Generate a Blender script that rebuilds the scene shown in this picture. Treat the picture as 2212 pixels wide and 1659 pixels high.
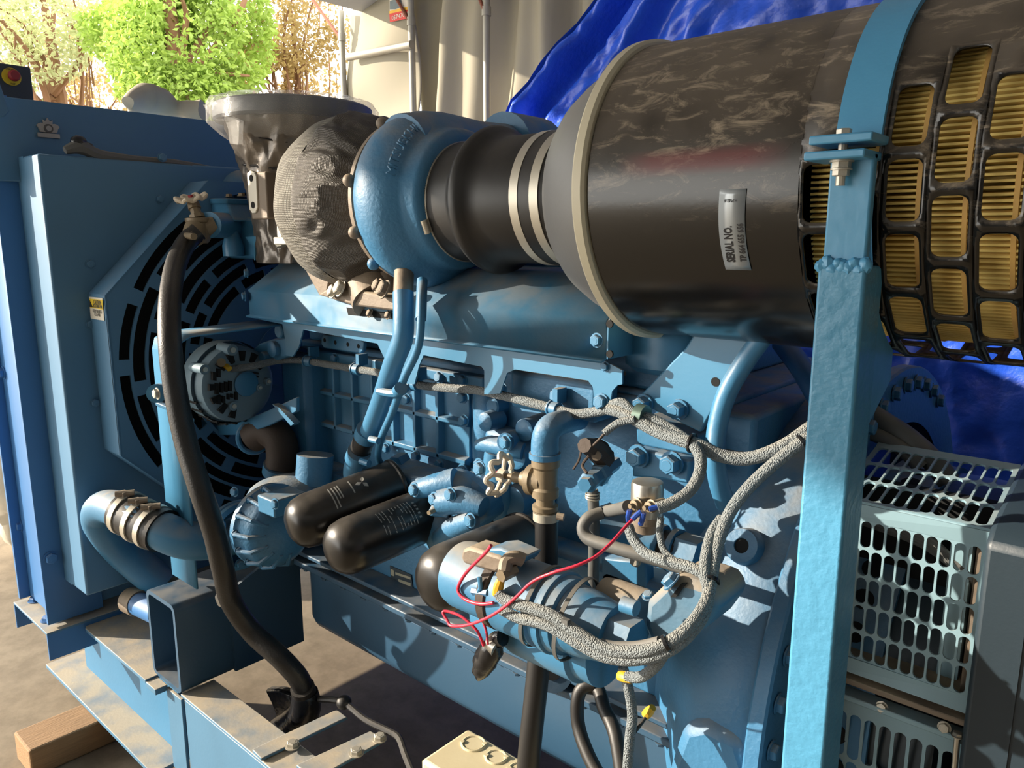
import bpy, bmesh, math, random
from mathutils import Vector, Matrix, noise as mnoise

for o in list(bpy.data.objects):
    bpy.data.objects.remove(o)
scn = bpy.context.scene
COL = scn.collection
PI = math.pi
rnd = random.Random(7)

# ------------------------------------------------------------------ camera
F_PX, IW, IH = 1657.0, 2212.0, 1659.0
PITCH, YAW = math.radians(10.86), math.radians(48.5)
CAM = Vector((0, 0, 1.55))
FH = Vector((-math.cos(YAW), math.sin(YAW), 0))
RT = Vector((math.sin(YAW), math.cos(YAW), 0))
FW = FH * math.cos(PITCH) + Vector((0, 0, -math.sin(PITCH)))
UP = FH * math.sin(PITCH) + Vector((0, 0, math.cos(PITCH)))
cd = bpy.data.cameras.new('camera')
cd.sensor_width = 36.0
cd.lens = 36.0 * F_PX / IW
cd.clip_start = 0.02
cam = bpy.data.objects.new('camera', cd)
COL.objects.link(cam)
cam.matrix_world = Matrix((RT, UP, -FW)).transposed().to_4x4()
cam.location = CAM
scn.camera = cam

# ------------------------------------------------------------------ world, sun, exposure
scn.view_settings.view_transform = 'Standard'
scn.view_settings.look = 'None'
scn.view_settings.gamma = 1.0
scn.view_settings.use_curve_mapping = False
scn.view_settings.exposure = 0.08
w = bpy.data.worlds.new('sky')
scn.world = w
w.use_nodes = True
bg = w.node_tree.nodes['Background']
bg.inputs[0].default_value = (1.0, 0.97, 0.9, 1)
bg.inputs[1].default_value = 4.7
SUN_DIR = Vector((1.4, 1.0, -0.58)).normalized()
sl = bpy.data.lights.new('sun', 'SUN')
sl.energy = 10.5
sl.color = (1.0, 0.87, 0.70)
sl.angle = math.radians(0.6)
sun = bpy.data.objects.new('sun', sl)
COL.objects.link(sun)
sun.rotation_euler = SUN_DIR.to_track_quat('-Z', 'Y').to_euler()
sun.location = (-6, -4, 6)

# ------------------------------------------------------------------ pixel -> place
def ray(u, v):
    return FW + RT * ((u - IW / 2) / F_PX) + UP * ((IH / 2 - v) / F_PX)
def at(u, v, x=None, y=None, z=None, t=None):
    d = ray(u, v)
    if t is None:
        if y is not None: t = (y - CAM.y) / d.y
        elif x is not None: t = (x - CAM.x) / d.x
        else: t = (z - CAM.z) / d.z
    return CAM + d * t
def pxr(px, u, v, y):
    """half of a width in photo pixels, as metres at that place"""
    return 0.5 * px * ((y - CAM.y) / ray(u, v).y) / F_PX
def hitcyl(u, v, yc, zc, R):
    d = ray(u, v)
    oy, oz = CAM.y - yc, CAM.z - zc
    a = d.y * d.y + d.z * d.z; b = 2 * (oy * d.y + oz * d.z); c = oy * oy + oz * oz - R * R
    q = b * b - 4 * a * c
    t = (-b - math.sqrt(max(q, 0))) / (2 * a)
    return CAM + d * t

# ------------------------------------------------------------------ materials
def lin(c):
    r = []
    for x in c:
        x = x / 255.0
        r.append(x / 12.92 if x <= 0.04045 else ((x + 0.055) / 1.055) ** 2.4)
    return (r[0], r[1], r[2], 1.0)
MATS = {}
def mat(name, col, rough=0.5, metal=0.0, var=0.12, vscale=6.0, bump=0.0, bscale=120.0, dust=0.0, dustcol=(160, 148, 128),
        coat=0.0, spec=0.5, wave=None, chip=0.0, stretch=None, transl=0.0, alpha=1.0, emit=0.0, dustlo=0.25, dusthi=0.95, dn=(0.3, 0.62), voro=0.0):
    m = bpy.data.materials.new(name); m.use_nodes = True
    nt = m.node_tree; N = nt.nodes; L = nt.links
    b = N['Principled BSDF']
    b.inputs['Roughness'].default_value = rough
    b.inputs['Metallic'].default_value = metal
    b.inputs['Specular IOR Level'].default_value = spec
    b.inputs['Coat Weight'].default_value = coat
    b.inputs['Alpha'].default_value = alpha
    tc = N.new('ShaderNodeTexCoord')
    vec = tc.outputs['Object']
    if stretch:
        mp = N.new('ShaderNodeMapping'); mp.inputs['Scale'].default_value = stretch
        L.new(vec, mp.inputs[0]); vec = mp.outputs[0]
    n1 = N.new('ShaderNodeTexNoise'); n1.inputs['Scale'].default_value = vscale; n1.inputs['Detail'].default_value = 5
    L.new(vec, n1.inputs['Vector'])
    mx = N.new('ShaderNodeMix'); mx.data_type = 'RGBA'
    c = lin(col)
    mx.inputs['A'].default_value = (c[0] * (1 - var), c[1] * (1 - var), c[2] * (1 - var), 1)
    mx.inputs['B'].default_value = (min(1, c[0] * (1 + var)), min(1, c[1] * (1 + var)), min(1, c[2] * (1 + var)), 1)
    L.new(n1.outputs['Fac'], mx.inputs['Factor'])
    out = mx.outputs['Result']
    if dust > 0:
        ge = N.new('ShaderNodeNewGeometry'); sx = N.new('ShaderNodeSeparateXYZ'); L.new(ge.outputs['Normal'], sx.inputs[0])
        mr = N.new('ShaderNodeMapRange'); mr.inputs['From Min'].default_value = dustlo; mr.inputs['From Max'].default_value = dusthi
        L.new(sx.outputs['Z'], mr.inputs['Value'])
        n2 = N.new('ShaderNodeTexNoise'); n2.inputs['Scale'].default_value = 14; n2.inputs['Detail'].default_value = 6
        L.new(vec, n2.inputs['Vector'])
        r2 = N.new('ShaderNodeMapRange'); r2.inputs['From Min'].default_value = dn[0]; r2.inputs['From Max'].default_value = dn[1]
        L.new(n2.outputs['Fac'], r2.inputs['Value'])
        mu = N.new('ShaderNodeMath'); mu.operation = 'MULTIPLY'; L.new(mr.outputs[0], mu.inputs[0]); L.new(r2.outputs[0], mu.inputs[1])
        m2 = N.new('ShaderNodeMath'); m2.operation = 'MULTIPLY'; L.new(mu.outputs[0], m2.inputs[0]); m2.inputs[1].default_value = dust
        md = N.new('ShaderNodeMix'); md.data_type = 'RGBA'; L.new(m2.outputs[0], md.inputs['Factor'])
        L.new(out, md.inputs['A']); md.inputs['B'].default_value = lin(dustcol); out = md.outputs['Result']
        rr = N.new('ShaderNodeMapRange'); rr.inputs['To Min'].default_value = rough; rr.inputs['To Max'].default_value = 0.9
        L.new(m2.outputs[0], rr.inputs['Value']); L.new(rr.outputs[0], b.inputs['Roughness'])
    if chip > 0:
        n3 = N.new('ShaderNodeTexNoise'); n3.inputs['Scale'].default_value = 9; n3.inputs['Detail'].default_value = 8
        L.new(vec, n3.inputs['Vector'])
        r3 = N.new('ShaderNodeMapRange'); r3.inputs['From Min'].default_value = 0.74 - chip; r3.inputs['From Max'].default_value = 0.76 - chip
        L.new(n3.outputs['Fac'], r3.inputs['Value'])
        mc = N.new('ShaderNodeMix'); mc.data_type = 'RGBA'; L.new(r3.outputs[0], mc.inputs['Factor'])
        L.new(out, mc.inputs['A']); mc.inputs['B'].default_value = lin((120, 85, 62)); out = mc.outputs['Result']
    L.new(out, b.inputs['Base Color'])
    if bump > 0 or wave or voro:
        bp = N.new('ShaderNodeBump'); bp.inputs['Strength'].default_value = bump if bump > 0 else 0.5
        bp.inputs['Distance'].default_value = 0.004
        if voro:
            nb = N.new('ShaderNodeTexVoronoi'); nb.inputs['Scale'].default_value = voro
            L.new(vec, nb.inputs['Vector']); L.new(nb.outputs['Distance'], bp.inputs['Height']); bp.invert = True
        elif wave:
            wv = N.new('ShaderNodeTexWave'); wv.bands_direction = wave[0]; wv.inputs['Scale'].default_value = wave[1]
            wv.inputs['Distortion'].default_value = wave[2] if len(wave) > 2 else 0
            L.new(vec, wv.inputs['Vector']); L.new(wv.outputs['Fac'], bp.inputs['Height'])
        else:
            nb = N.new('ShaderNodeTexNoise'); nb.inputs['Scale'].default_value = bscale; nb.inputs['Detail'].default_value = 4
            L.new(vec, nb.inputs['Vector']); L.new(nb.outputs['Fac'], bp.inputs['Height'])
        L.new(bp.outputs[0], b.inputs['Normal'])
    if transl > 0:
        tr = N.new('ShaderNodeBsdfTranslucent'); L.new(out, tr.inputs['Color'])
        ms = N.new('ShaderNodeMixShader'); ms.inputs[0].default_value = transl
        L.new(b.outputs[0], ms.inputs[1]); L.new(tr.outputs[0], ms.inputs[2])
        L.new(ms.outputs[0], N['Material Output'].inputs['Surface'])
    MATS[name] = m
    return m

BLUE = (58, 116, 154)
mat('engine_blue', BLUE, 0.42, dust=0.75, bump=0.12, bscale=90, var=0.1)
mat('cast_blue', (57, 113, 152), 0.48, dust=0.7, bump=0.3, bscale=110, var=0.14)
mat('sheet_blue', (64, 122, 158), 0.35, dust=0.7, bump=0.05, var=0.08, vscale=3)
mat('radiator_blue', (58, 112, 168), 0.4, dust=0.3, bump=0.04, var=0.1, vscale=2)
mat('panel_blue', (76, 120, 154), 0.5, dust=0.2, bump=0.04, var=0.12, vscale=3)
mat('post_blue', (74, 140, 176), 0.38, bump=0.5, bscale=60, var=0.1, chip=0.01)
mat('strap_blue', (80, 148, 188), 0.38, bump=0.25, bscale=40, var=0.1)
mat('skid_blue', (74, 116, 146), 0.5, dust=0.85, dustcol=(184, 168, 142), bump=0.1, var=0.14, dn=(0.1, 0.6))
mat('pan_shaded_blue', (46, 78, 104), 0.45, dust=0.4, bump=0.06, var=0.12, vscale=3)  # blue darkened to stand for the shade on the oil pan
mat('dusty_blue', (64, 112, 142), 0.55, dust=0.9, dustcol=(150, 134, 112), bump=0.25, bscale=90, var=0.14, dn=(0.1, 0.55), dustlo=-.1, dusthi=.5)
mat('green_zinc', (92, 112, 104), 0.35, metal=0.5, var=0.15)
mat('wheel_white', (208, 196, 176), 0.5, var=0.15, bump=0.1)
mat('generator_grey', (128, 158, 170), 0.42, dust=0.3, bump=0.05, var=0.06)
mat('generator_dark', (38, 52, 62), 0.45, bump=0.08, var=0.08)  # darkened to carry the shade on the generator frame
mat('void_shade', (14, 16, 18), 0.9)  # near-black that paints the shade inside holes, slots and gaps
mat('black_gloss', (20, 19, 18), 0.2, dust=0.75, dustcol=(122, 110, 96), bump=0.02, var=0.3, dustlo=-0.05, dusthi=0.95, dn=(0.05, 0.55))
mat('black_plastic', (30, 29, 28), 0.35, dust=0.5, dustcol=(120, 108, 92), var=0.2)
mat('filter_black', (20, 19, 19), 0.28, dust=0.3, dustcol=(120, 112, 102), var=0.2)
mat('rubber', (28, 27, 27), 0.45, dust=0.3, dustcol=(112, 106, 98), bump=0.08, bscale=60, var=0.15)
mat('hose_rubber', (26, 25, 25), 0.4, dust=0.15, dustcol=(110, 104, 96), bump=0.2, bscale=200, var=0.15)
mat('grey_rubber', (112, 112, 112), 0.5, dust=0.3, var=0.1, bump=0.05)
mat('cream_ring', (196, 188, 164), 0.45, var=0.08, dust=0.3)
mat('steel', (172, 170, 164), 0.32, metal=0.85, var=0.1, dust=0.4)
mat('zinc', (190, 184, 170), 0.4, metal=0.5, var=0.15, bump=0.05)
mat('brass', (122, 108, 86), 0.5, metal=0.2, var=0.2, dust=0.4, bump=0.15, bscale=80)
mat('tan_steel', (122, 110, 97), 0.6, metal=0.2, var=0.2, dust=0.6, dustcol=(190, 172, 145), bump=0.3, bscale=70)
mat('loom', (124, 132, 136), 0.75, var=0.15, dust=0.4, dustcol=(176, 164, 142), bump=0.9, voro=430)
mat('cable_grey', (88, 89, 88), 0.6, var=0.15, dust=0.35, bump=0.1)
mat('red_wire', (200, 45, 70), 0.4, var=0.08)
mat('yellow_plastic', (200, 160, 40), 0.45, var=0.15)
mat('blue_plastic', (35, 70, 150), 0.4, var=0.1)
mat('paper_yellow', (232, 204, 122), 0.8, var=0.12)
mat('bead_orange', (214, 172, 98), 0.6, var=0.1)
mat('label_white', (226, 220, 204), 0.5, var=0.05)
mat('label_yellow', (236, 205, 50), 0.5, var=0.04)
mat('label_silver', (158, 164, 168), 0.3, metal=0.3, var=0.12, vscale=30)
mat('ink', (28, 28, 30), 0.6, var=0.05)
mat('ink_grey', (92, 90, 86), 0.6, var=0.05)
mat('print_white', (150, 148, 142), 0.6, var=0.05)
mat('plate_print', (150, 148, 130), 0.5, var=0.05)
mat('cream_paint', (206, 194, 160), 0.45, var=0.06, dust=0.3, dustcol=(190, 170, 130), bump=0.06)
mat('wood', (150, 118, 84), 0.75, var=0.35, vscale=10, stretch=(9, 1, 9), bump=0.4, bscale=30)
mat('wood_end', (118, 92, 68), 0.8, var=0.35, vscale=40, bump=0.4, bscale=60)
mat('blanket', (92, 87, 80), 0.45, metal=0.25, var=0.4, vscale=14, bump=0.4, voro=260, dust=0.1)
mat('weave', (170, 166, 154), 0.65, var=0.3, vscale=60, bump=1.0, voro=300)
mat('foil', (104, 98, 92), 0.3, metal=0.5, var=0.4, vscale=16, bump=0.8, bscale=26)
mat('film', (196, 194, 190), 0.1, var=0.3, vscale=12, bump=1.0, bscale=22, alpha=0.32)
mat('tape_black', (30, 30, 32), 0.22, bump=0.7, bscale=30, var=0.2)
mat('red_plastic', (150, 40, 48), 0.5, var=0.1)
mat('badge', (158, 156, 152), 0.4, metal=0.3, var=0.1)
mat('dark_box', (52, 62, 74), 0.5, var=0.1)
mat('brown_hose', (62, 50, 42), 0.7, var=0.2, bump=0.2)
mat('blue_tarp', (36, 84, 206), 0.36, var=0.22, vscale=3, bump=1.0, bscale=30, spec=0.6)
mat('beige_tarp', (160, 153, 134), 0.75, var=0.12, vscale=1.5, bump=0.15, bscale=20, transl=0.25)
mat('galv_pipe', (150, 146, 134), 0.45, metal=0.4, var=0.2)
mat('rust_steel', (120, 66, 44), 0.7, var=0.3)
mat('roof_sheet', (158, 160, 160), 0.6, var=0.15)
mat('bark', (126, 92, 66), 0.85, var=0.35, vscale=6, bump=0.6, bscale=20)
mat('leaf_green', (158, 184, 86), 0.5, var=0.4, vscale=1.2, transl=0.5)
mat('leaf_pale', (188, 194, 146), 0.5, var=0.35, vscale=1.2, transl=0.5)
mat('leaf_brown', (172, 150, 98), 0.6, var=0.4, vscale=1.0, transl=0.5)
mat('white_metal', (226, 224, 216), 0.5, var=0.05)
mat('poster', (214, 206, 190), 0.6, var=0.1)
mat('poster_red', (205, 62, 52), 0.6, var=0.12)
mat('poster_yellow', (226, 176, 62), 0.6, var=0.2, vscale=30)
mat('poster_grey', (110, 122, 124), 0.6, var=0.3, vscale=20)
mat('crate_tarp', (186, 178, 162), 0.7, var=0.45, vscale=5, bump=1.0, bscale=6)
mat('alu_cast', (104, 128, 142), 0.5, dust=0.3, dustcol=(140, 128, 108), var=0.15, bump=0.15)
def concrete():
    m = mat('concrete', (136, 123, 104), 0.85, var=0.2, vscale=1.3, bump=0.35, bscale=14)
    nt = m.node_tree; N = nt.nodes; L = nt.links
    b = N['Principled BSDF']; src = b.inputs['Base Color'].links[0].from_socket
    tc = N.new('ShaderNodeTexCoord')
    n = N.new('ShaderNodeTexNoise'); n.inputs['Scale'].default_value = 9; n.inputs['Detail'].default_value = 8; n.inputs['Roughness'].default_value = 0.7
    L.new(tc.outputs['Object'], n.inputs['Vector'])
    r = N.new('ShaderNodeValToRGB'); r.color_ramp.elements[0].position = 0.38; r.color_ramp.elements[0].color = (0.6, 0.58, 0.55, 1)
    r.color_ramp.elements[1].position = 0.6; r.color_ramp.elements[1].color = (1, 1, 1, 1)
    L.new(n.outputs['Fac'], r.inputs[0])
    mx = N.new('ShaderNodeMix'); mx.data_type = 'RGBA'; mx.blend_type = 'MULTIPLY'; mx.inputs['Factor'].default_value = 0.7
    L.new(src, mx.inputs['A']); L.new(r.outputs[0], mx.inputs['B']); L.new(mx.outputs['Result'], b.inputs['Base Color'])
concrete()
def dusty_black():
    """black filter housing: settled dust with streaks on top, a faint red scuff, clean glossy underside"""
    m = MATS['black_gloss']; nt = m.node_tree; N = nt.nodes; L = nt.links
    b = N['Principled BSDF']; src = b.inputs['Base Color'].links[0].from_socket
    tc = N.new('ShaderNodeTexCoord'); mp = N.new('ShaderNodeMapping'); mp.inputs['Scale'].default_value = (10, 26, 26)
    mp.inputs['Rotation'].default_value = (0.5, 0.2, 0.5)
    L.new(tc.outputs['Object'], mp.inputs[0])
    n = N.new('ShaderNodeTexNoise'); n.inputs['Scale'].default_value = 1.6; n.inputs['Detail'].default_value = 9; n.inputs['Roughness'].default_value = 0.72
    n.inputs['Distortion'].default_value = 0.9
    L.new(mp.outputs[0], n.inputs['Vector'])
    r = N.new('ShaderNodeMapRange'); r.inputs['From Min'].default_value = 0.52; r.inputs['From Max'].default_value = 0.68; r.inputs['To Max'].default_value = 0.62
    L.new(n.outputs['Fac'], r.inputs['Value'])
    ge = N.new('ShaderNodeNewGeometry'); sx = N.new('ShaderNodeSeparateXYZ'); L.new(ge.outputs['Normal'], sx.inputs[0])
    mr = N.new('ShaderNodeMapRange'); mr.inputs['From Min'].default_value = -0.3; mr.inputs['From Max'].default_value = 0.25
    L.new(sx.outputs['Z'], mr.inputs['Value'])
    mu = N.new('ShaderNodeMath'); mu.operation = 'MULTIPLY'; L.new(r.outputs[0], mu.inputs[0]); L.new(mr.outputs[0], mu.inputs[1])
    mx = N.new('ShaderNodeMix'); mx.data_type = 'RGBA'; L.new(mu.outputs[0], mx.inputs['Factor'])
    L.new(src, mx.inputs['A']); mx.inputs['B'].default_value = lin((176, 160, 138))
    # faint red scuff along the side of the housing (object space)
    so = N.new('ShaderNodeSeparateXYZ'); L.new(tc.outputs['Object'], so.inputs[0])
    def band(sock, c, h, soft):
        s1 = N.new('ShaderNodeMath'); s1.operation = 'SUBTRACT'; L.new(sock, s1.inputs[0]); s1.inputs[1].default_value = c
        s2 = N.new('ShaderNodeMath'); s2.operation = 'ABSOLUTE'; L.new(s1.outputs[0], s2.inputs[0])
        s3 = N.new('ShaderNodeMapRange'); s3.inputs['From Min'].default_value = h + soft; s3.inputs['From Max'].default_value = h
        L.new(s2.outputs[0], s3.inputs['Value']); return s3.outputs[0]
    def mul(a_, b_):
        q_ = N.new('ShaderNodeMath'); q_.operation = 'MULTIPLY'
        for i_, s_ in enumerate((a_, b_)):
            if isinstance(s_, float): q_.inputs[i_].default_value = s_
            else: L.new(s_, q_.inputs[i_])
        return q_.outputs[0]
    front = N.new('ShaderNodeMapRange'); front.inputs['From Min'].default_value = -0.1; front.inputs['From Max'].default_value = -0.2
    L.new(so.outputs['Y'], front.inputs['Value'])
    f_ = mul(mul(band(so.outputs['Z'], 0.268, 0.006, 0.014), band(so.outputs['X'], -0.22, 0.07, 0.06)), mul(front.outputs[0], 0.45))
    mr_ = N.new('ShaderNodeMix'); mr_.data_type = 'RGBA'; L.new(f_, mr_.inputs['Factor'])
    L.new(mx.outputs['Result'], mr_.inputs['A']); mr_.inputs['B'].default_value = lin((120, 24, 30))
    L.new(mr_.outputs['Result'], b.inputs['Base Color'])
dusty_black()

def weave_nodes(name, cy, cz, kx, ka, strength, dark):
    """woven cloth wrapped round a lengthwise axis: crossing threads as relief and tone"""
    nt = MATS[name].node_tree; N = nt.nodes; L = nt.links; b = N['Principled BSDF']
    tc = N.new('ShaderNodeTexCoord'); so = N.new('ShaderNodeSeparateXYZ'); L.new(tc.outputs['Object'], so.inputs[0])
    def mth(op, a_, b_=None):
        q = N.new('ShaderNodeMath'); q.operation = op
        for i, s in enumerate((a_, b_)):
            if s is None: continue
            if isinstance(s, (int, float)): q.inputs[i].default_value = s
            else: L.new(s, q.inputs[i])
        return q.outputs[0]
    ang = mth('ARCTAN2', mth('SUBTRACT', so.outputs['Z'], cz), mth('SUBTRACT', so.outputs['Y'], cy))
    h = mth('MULTIPLY', mth('SINE', mth('MULTIPLY', so.outputs['X'], kx)), mth('SINE', mth('MULTIPLY', ang, ka)))
    h = mth('ABSOLUTE', h)
    bp = N.new('ShaderNodeBump'); bp.inputs['Strength'].default_value = strength; bp.inputs['Distance'].default_value = 0.003
    L.new(h, bp.inputs['Height']); L.new(bp.outputs[0], b.inputs['Normal'])
    src = b.inputs['Base Color'].links[0].from_socket
    mx = N.new('ShaderNodeMix'); mx.data_type = 'RGBA'; L.new(h, mx.inputs['Factor'])
    mx.inputs['A'].default_value = lin(dark); L.new(src, mx.inputs['B']); L.new(mx.outputs['Result'], b.inputs['Base Color'])

# ------------------------------------------------------------------ mesh collector
def ortho(d):
    d = d.normalized()
    a = Vector((0, 0, 1)) if abs(d.z) < 0.9 else Vector((1, 0, 0))
    u = d.cross(a).normalized()
    return u, d.cross(u).normalized()
class M:
    def __init__(s): s.v = []; s.f = []
    def add(s, vs, fs):
        k = len(s.v); s.v += [Vector(p) for p in vs]; s.f += [tuple(i + k for i in f) for f in fs]; return s
    def box(s, lo, hi):
        (a, b, c), (d, e, f) = lo, hi
        return s.add([(a, b, c), (d, b, c), (d, e, c), (a, e, c), (a, b, f), (d, b, f), (d, e, f), (a, e, f)],
                     [(3, 2, 1, 0), (4, 5, 6, 7), (0, 1, 5, 4), (1, 2, 6, 5), (2, 3, 7, 6), (3, 0, 4, 7)])
    def prism(s, poly, vec):
        poly = [Vector(p) for p in poly]; vec = Vector(vec); n = len(poly)
        nn = Vector((0, 0, 0))
        for i in range(n): nn += poly[i].cross(poly[(i + 1) % n])
        if nn.dot(vec) > 0: poly.reverse()
        vs = poly + [p + vec for p in poly]
        fs = [tuple(range(n)), tuple(range(2 * n - 1, n - 1, -1))]
        fs += [(i, i + n, (i + 1) % n + n, (i + 1) % n) for i in range(n)]
        return s.add(vs, fs)
    def tube(s, path, r, seg=10, caps=True, smooth=0, flat=None):
        path = [Vector(p) for p in path]
        rs = list(r) if isinstance(r, (list, tuple)) else [r] * len(path)
        if smooth: path, rs = spline(path, rs, smooth)
        n = len(path); vs = []; fs = []
        tang = [(path[min(i + 1, n - 1)] - path[max(i - 1, 0)]).normalized() for i in range(n)]
        u, _ = ortho(tang[0])
        for i in range(n):
            t = tang[i]
            u = (u - t * u.dot(t)); u = u.normalized() if u.length > 1e-6 else ortho(t)[0]
            w_ = t.cross(u)
            for k in range(seg):
                a = 2 * PI * k / seg
                vs.append(path[i] + u * (math.cos(a) * rs[i]) + w_ * (math.sin(a) * rs[i] * (flat or 1)))
        for i in range(n - 1):
            for k in range(seg):
                a = i * seg + k; b = i * seg + (k + 1) % seg
                fs.append((a, b, b + seg, a + seg))
        if caps:
            fs.append(tuple(range(seg - 1, -1, -1))); fs.append(tuple((n - 1) * seg + k for k in range(seg)))
        return s.add(vs, fs)
    def lathe(s, o, d, prof, seg=32, caps=True, a0=0.0, a1=2 * PI, ref=None, fn=None):
        """prof: (distance along d, radius)"""
        o = Vector(o); d = Vector(d).normalized()
        if ref is not None:
            u = Vector(ref); u = (u - d * u.dot(d)).normalized(); w_ = d.cross(u)
        else:
            u, w_ = ortho(d)
        full = abs(a1 - a0) > 2 * PI - 1e-4
        m_ = seg if full else seg + 1
        vs = []; fs = []
        for j, (t, r) in enumerate(prof):
            for k in range(m_):
                a = a0 + (a1 - a0) * k / seg
                rr = r if fn is None else r * fn(t, a)
                vs.append(o + d * t + u * (math.cos(a) * rr) + w_ * (math.sin(a) * rr))
        n = len(prof)
        for j in range(n - 1):
            for k in range(seg):
                a = j * m_ + k; b = j * m_ + (k + 1) % m_
                fs.append((a, b, b + m_, a + m_))
        if caps and full:
            fs.append(tuple(range(m_ - 1, -1, -1))); fs.append(tuple((n - 1) * m_ + k for k in range(m_)))
        return s.add(vs, fs)
    def cyl(s, a, b, r, seg=20, r2=None):
        a = Vector(a); b = Vector(b); L_ = (b - a).length
        return s.lathe(a, b - a, [(0, r), (L_, r if r2 is None else r2)], seg)
    def ball(s, c, rx, ry=None, rz=None, seg=16, rings=10, fn=None):
        ry = ry or rx; rz = rz or rx; c = Vector(c); vs = []; fs = []
        for j in range(rings + 1):
            p = PI * j / rings
            for k in range(seg):
                a = 2 * PI * k / seg
                q = Vector((math.sin(p) * math.cos(a), math.sin(p) * math.sin(a), math.cos(p)))
                g = fn(q) if fn else 1
                vs.append(c + Vector((q.x * rx * g, q.y * ry * g, q.z * rz * g)))
        for j in range(rings):
            for k in range(seg):
                a = j * seg + k; b = j * seg + (k + 1) % seg
                fs.append((a, a + seg, b + seg, b))
        return s.add(vs, fs)
    def torus(s, c, d, R, r, seg=32, ring=10, a0=0, a1=2 * PI):
        c = Vector(c); d = Vector(d).normalized(); u, w_ = ortho(d)
        n = seg if abs(a1 - a0) > 6.28 else seg + 1
        p = [c + u * (math.cos(a0 + (a1 - a0) * i / seg) * R) + w_ * (math.sin(a0 + (a1 - a0) * i / seg) * R) for i in range(n)]
        vs = []; fs = []
        for i in range(n):
            e = (p[i] - c).normalized()
            for k in range(ring):
                a = 2 * PI * k / ring
                vs.append(p[i] + e * (math.cos(a) * r) + d * (math.sin(a) * r))
        for i in range(seg):
            for k in range(ring):
                a = i * ring + k; b = i * ring + (k + 1) % ring; j = ((i + 1) % n) * ring
                fs.append((a, j + k, j + (k + 1) % ring, b))
        return s.add(vs, fs)
def spline(path, rs, sub):
    n = len(path); out = []; ro = []
    for i in range(n - 1):
        p0 = path[max(i - 1, 0)]; p1 = path[i]; p2 = path[i + 1]; p3 = path[min(i + 2, n - 1)]
        for k in range(sub):
            t = k / sub; t2 = t * t; t3 = t2 * t
            out.append(0.5 * ((2 * p1) + (p2 - p0) * t + (2 * p0 - 5 * p1 + 4 * p2 - p3) * t2 + (3 * p1 - p0 - 3 * p2 + p3) * t3))
            ro.append(rs[i] + (rs[i + 1] - rs[i]) * t)
    out.append(path[-1]); ro.append(rs[-1])
    return out, ro
def finish(me, m, ang=35):
    me.materials.append(MATS[m])
    bm = bmesh.new(); bm.from_mesh(me)
    if len(bm.verts) < 60000: bmesh.ops.remove_doubles(bm, verts=bm.verts, dist=2e-6)
    bmesh.ops.recalc_face_normals(bm, faces=bm.faces)
    bm.to_mesh(me); bm.free()
    if ang:
        for p in me.polygons: p.use_smooth = True
        me.set_sharp_from_angle(angle=math.radians(ang))
def obj(name, mb, m, parent=None, ang=35, bevel=0.0, sub=0, solid=0.0, label=None, cat=None, group=None, kind=None, origin=None):
    me = bpy.data.meshes.new(name)
    base = Vector(parent['_base']) if parent is not None else (Vector(origin) if origin is not None else None)
    if base is None:
        zs = min(v.z for v in mb.v); n = len(mb.v)
        base = Vector((sum(v.x for v in mb.v) / n, sum(v.y for v in mb.v) / n, zs))
    me.from_pydata([v - base for v in mb.v], [], mb.f)
    finish(me, m, ang)
    o = bpy.data.objects.new(name, me); COL.objects.link(o)
    if parent is not None: o.parent = parent
    else: o.location = base
    o['_base'] = tuple(base)
    if solid:
        q = o.modifiers.new('solid', 'SOLIDIFY'); q.thickness = solid; q.offset = 0
    if bevel:
        q = o.modifiers.new('bevel', 'BEVEL'); q.width = bevel; q.segments = 2; q.limit_method = 'ANGLE'; q.angle_limit = math.radians(40)
    if sub:
        q = o.modifiers.new('sub', 'SUBSURF'); q.levels = sub; q.render_levels = sub
    if label: o['label'] = label
    if cat: o['category'] = cat
    if group: o['group'] = group
    if kind: o['kind'] = kind
    return o
def thing(name, label, cat, loc, group=None):
    o = bpy.data.objects.new(name, None); COL.objects.link(o)
    o.empty_display_size = 0.05
    o.location = loc; o['_base'] = tuple(loc); o['label'] = label; o['category'] = cat
    if group: o['group'] = group
    return o
# shared fasteners
_HEX = {}
def hexmesh(m):
    if m in _HEX: return _HEX[m]
    mb = M(); mb.lathe((0, 0, 0), (0, 0, 1), [(0, 1.25), (0.18, 1.25)], 16)
    mb.lathe((0, 0, 0.18), (0, 0, 1), [(0, 1.0), (0.6, 1.0), (0.72, 0.86)], 6)
    mb.lathe((0, 0, 0.88), (0, 0, 1), [(0, 0.62), (0.05, 0.55)], 10)
    me = bpy.data.meshes.new('bolt'); me.from_pydata([tuple(v) for v in mb.v], [], mb.f); finish(me, m, 30)
    _HEX[m] = me; return me
def bolt(parent, pos, n, r, m='engine_blue', name='bolt', L=1.0):
    o = bpy.data.objects.new(name, hexmesh(m)); COL.objects.link(o)
    base = Vector(parent['_base']); o.parent = parent
    o.location = Vector(pos) - base
    o.rotation_euler = Vector(n).to_track_quat('Z', 'Y').to_euler()
    o.scale = (r, r, r * L)
    o['_base'] = tuple(base)
    return o
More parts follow.
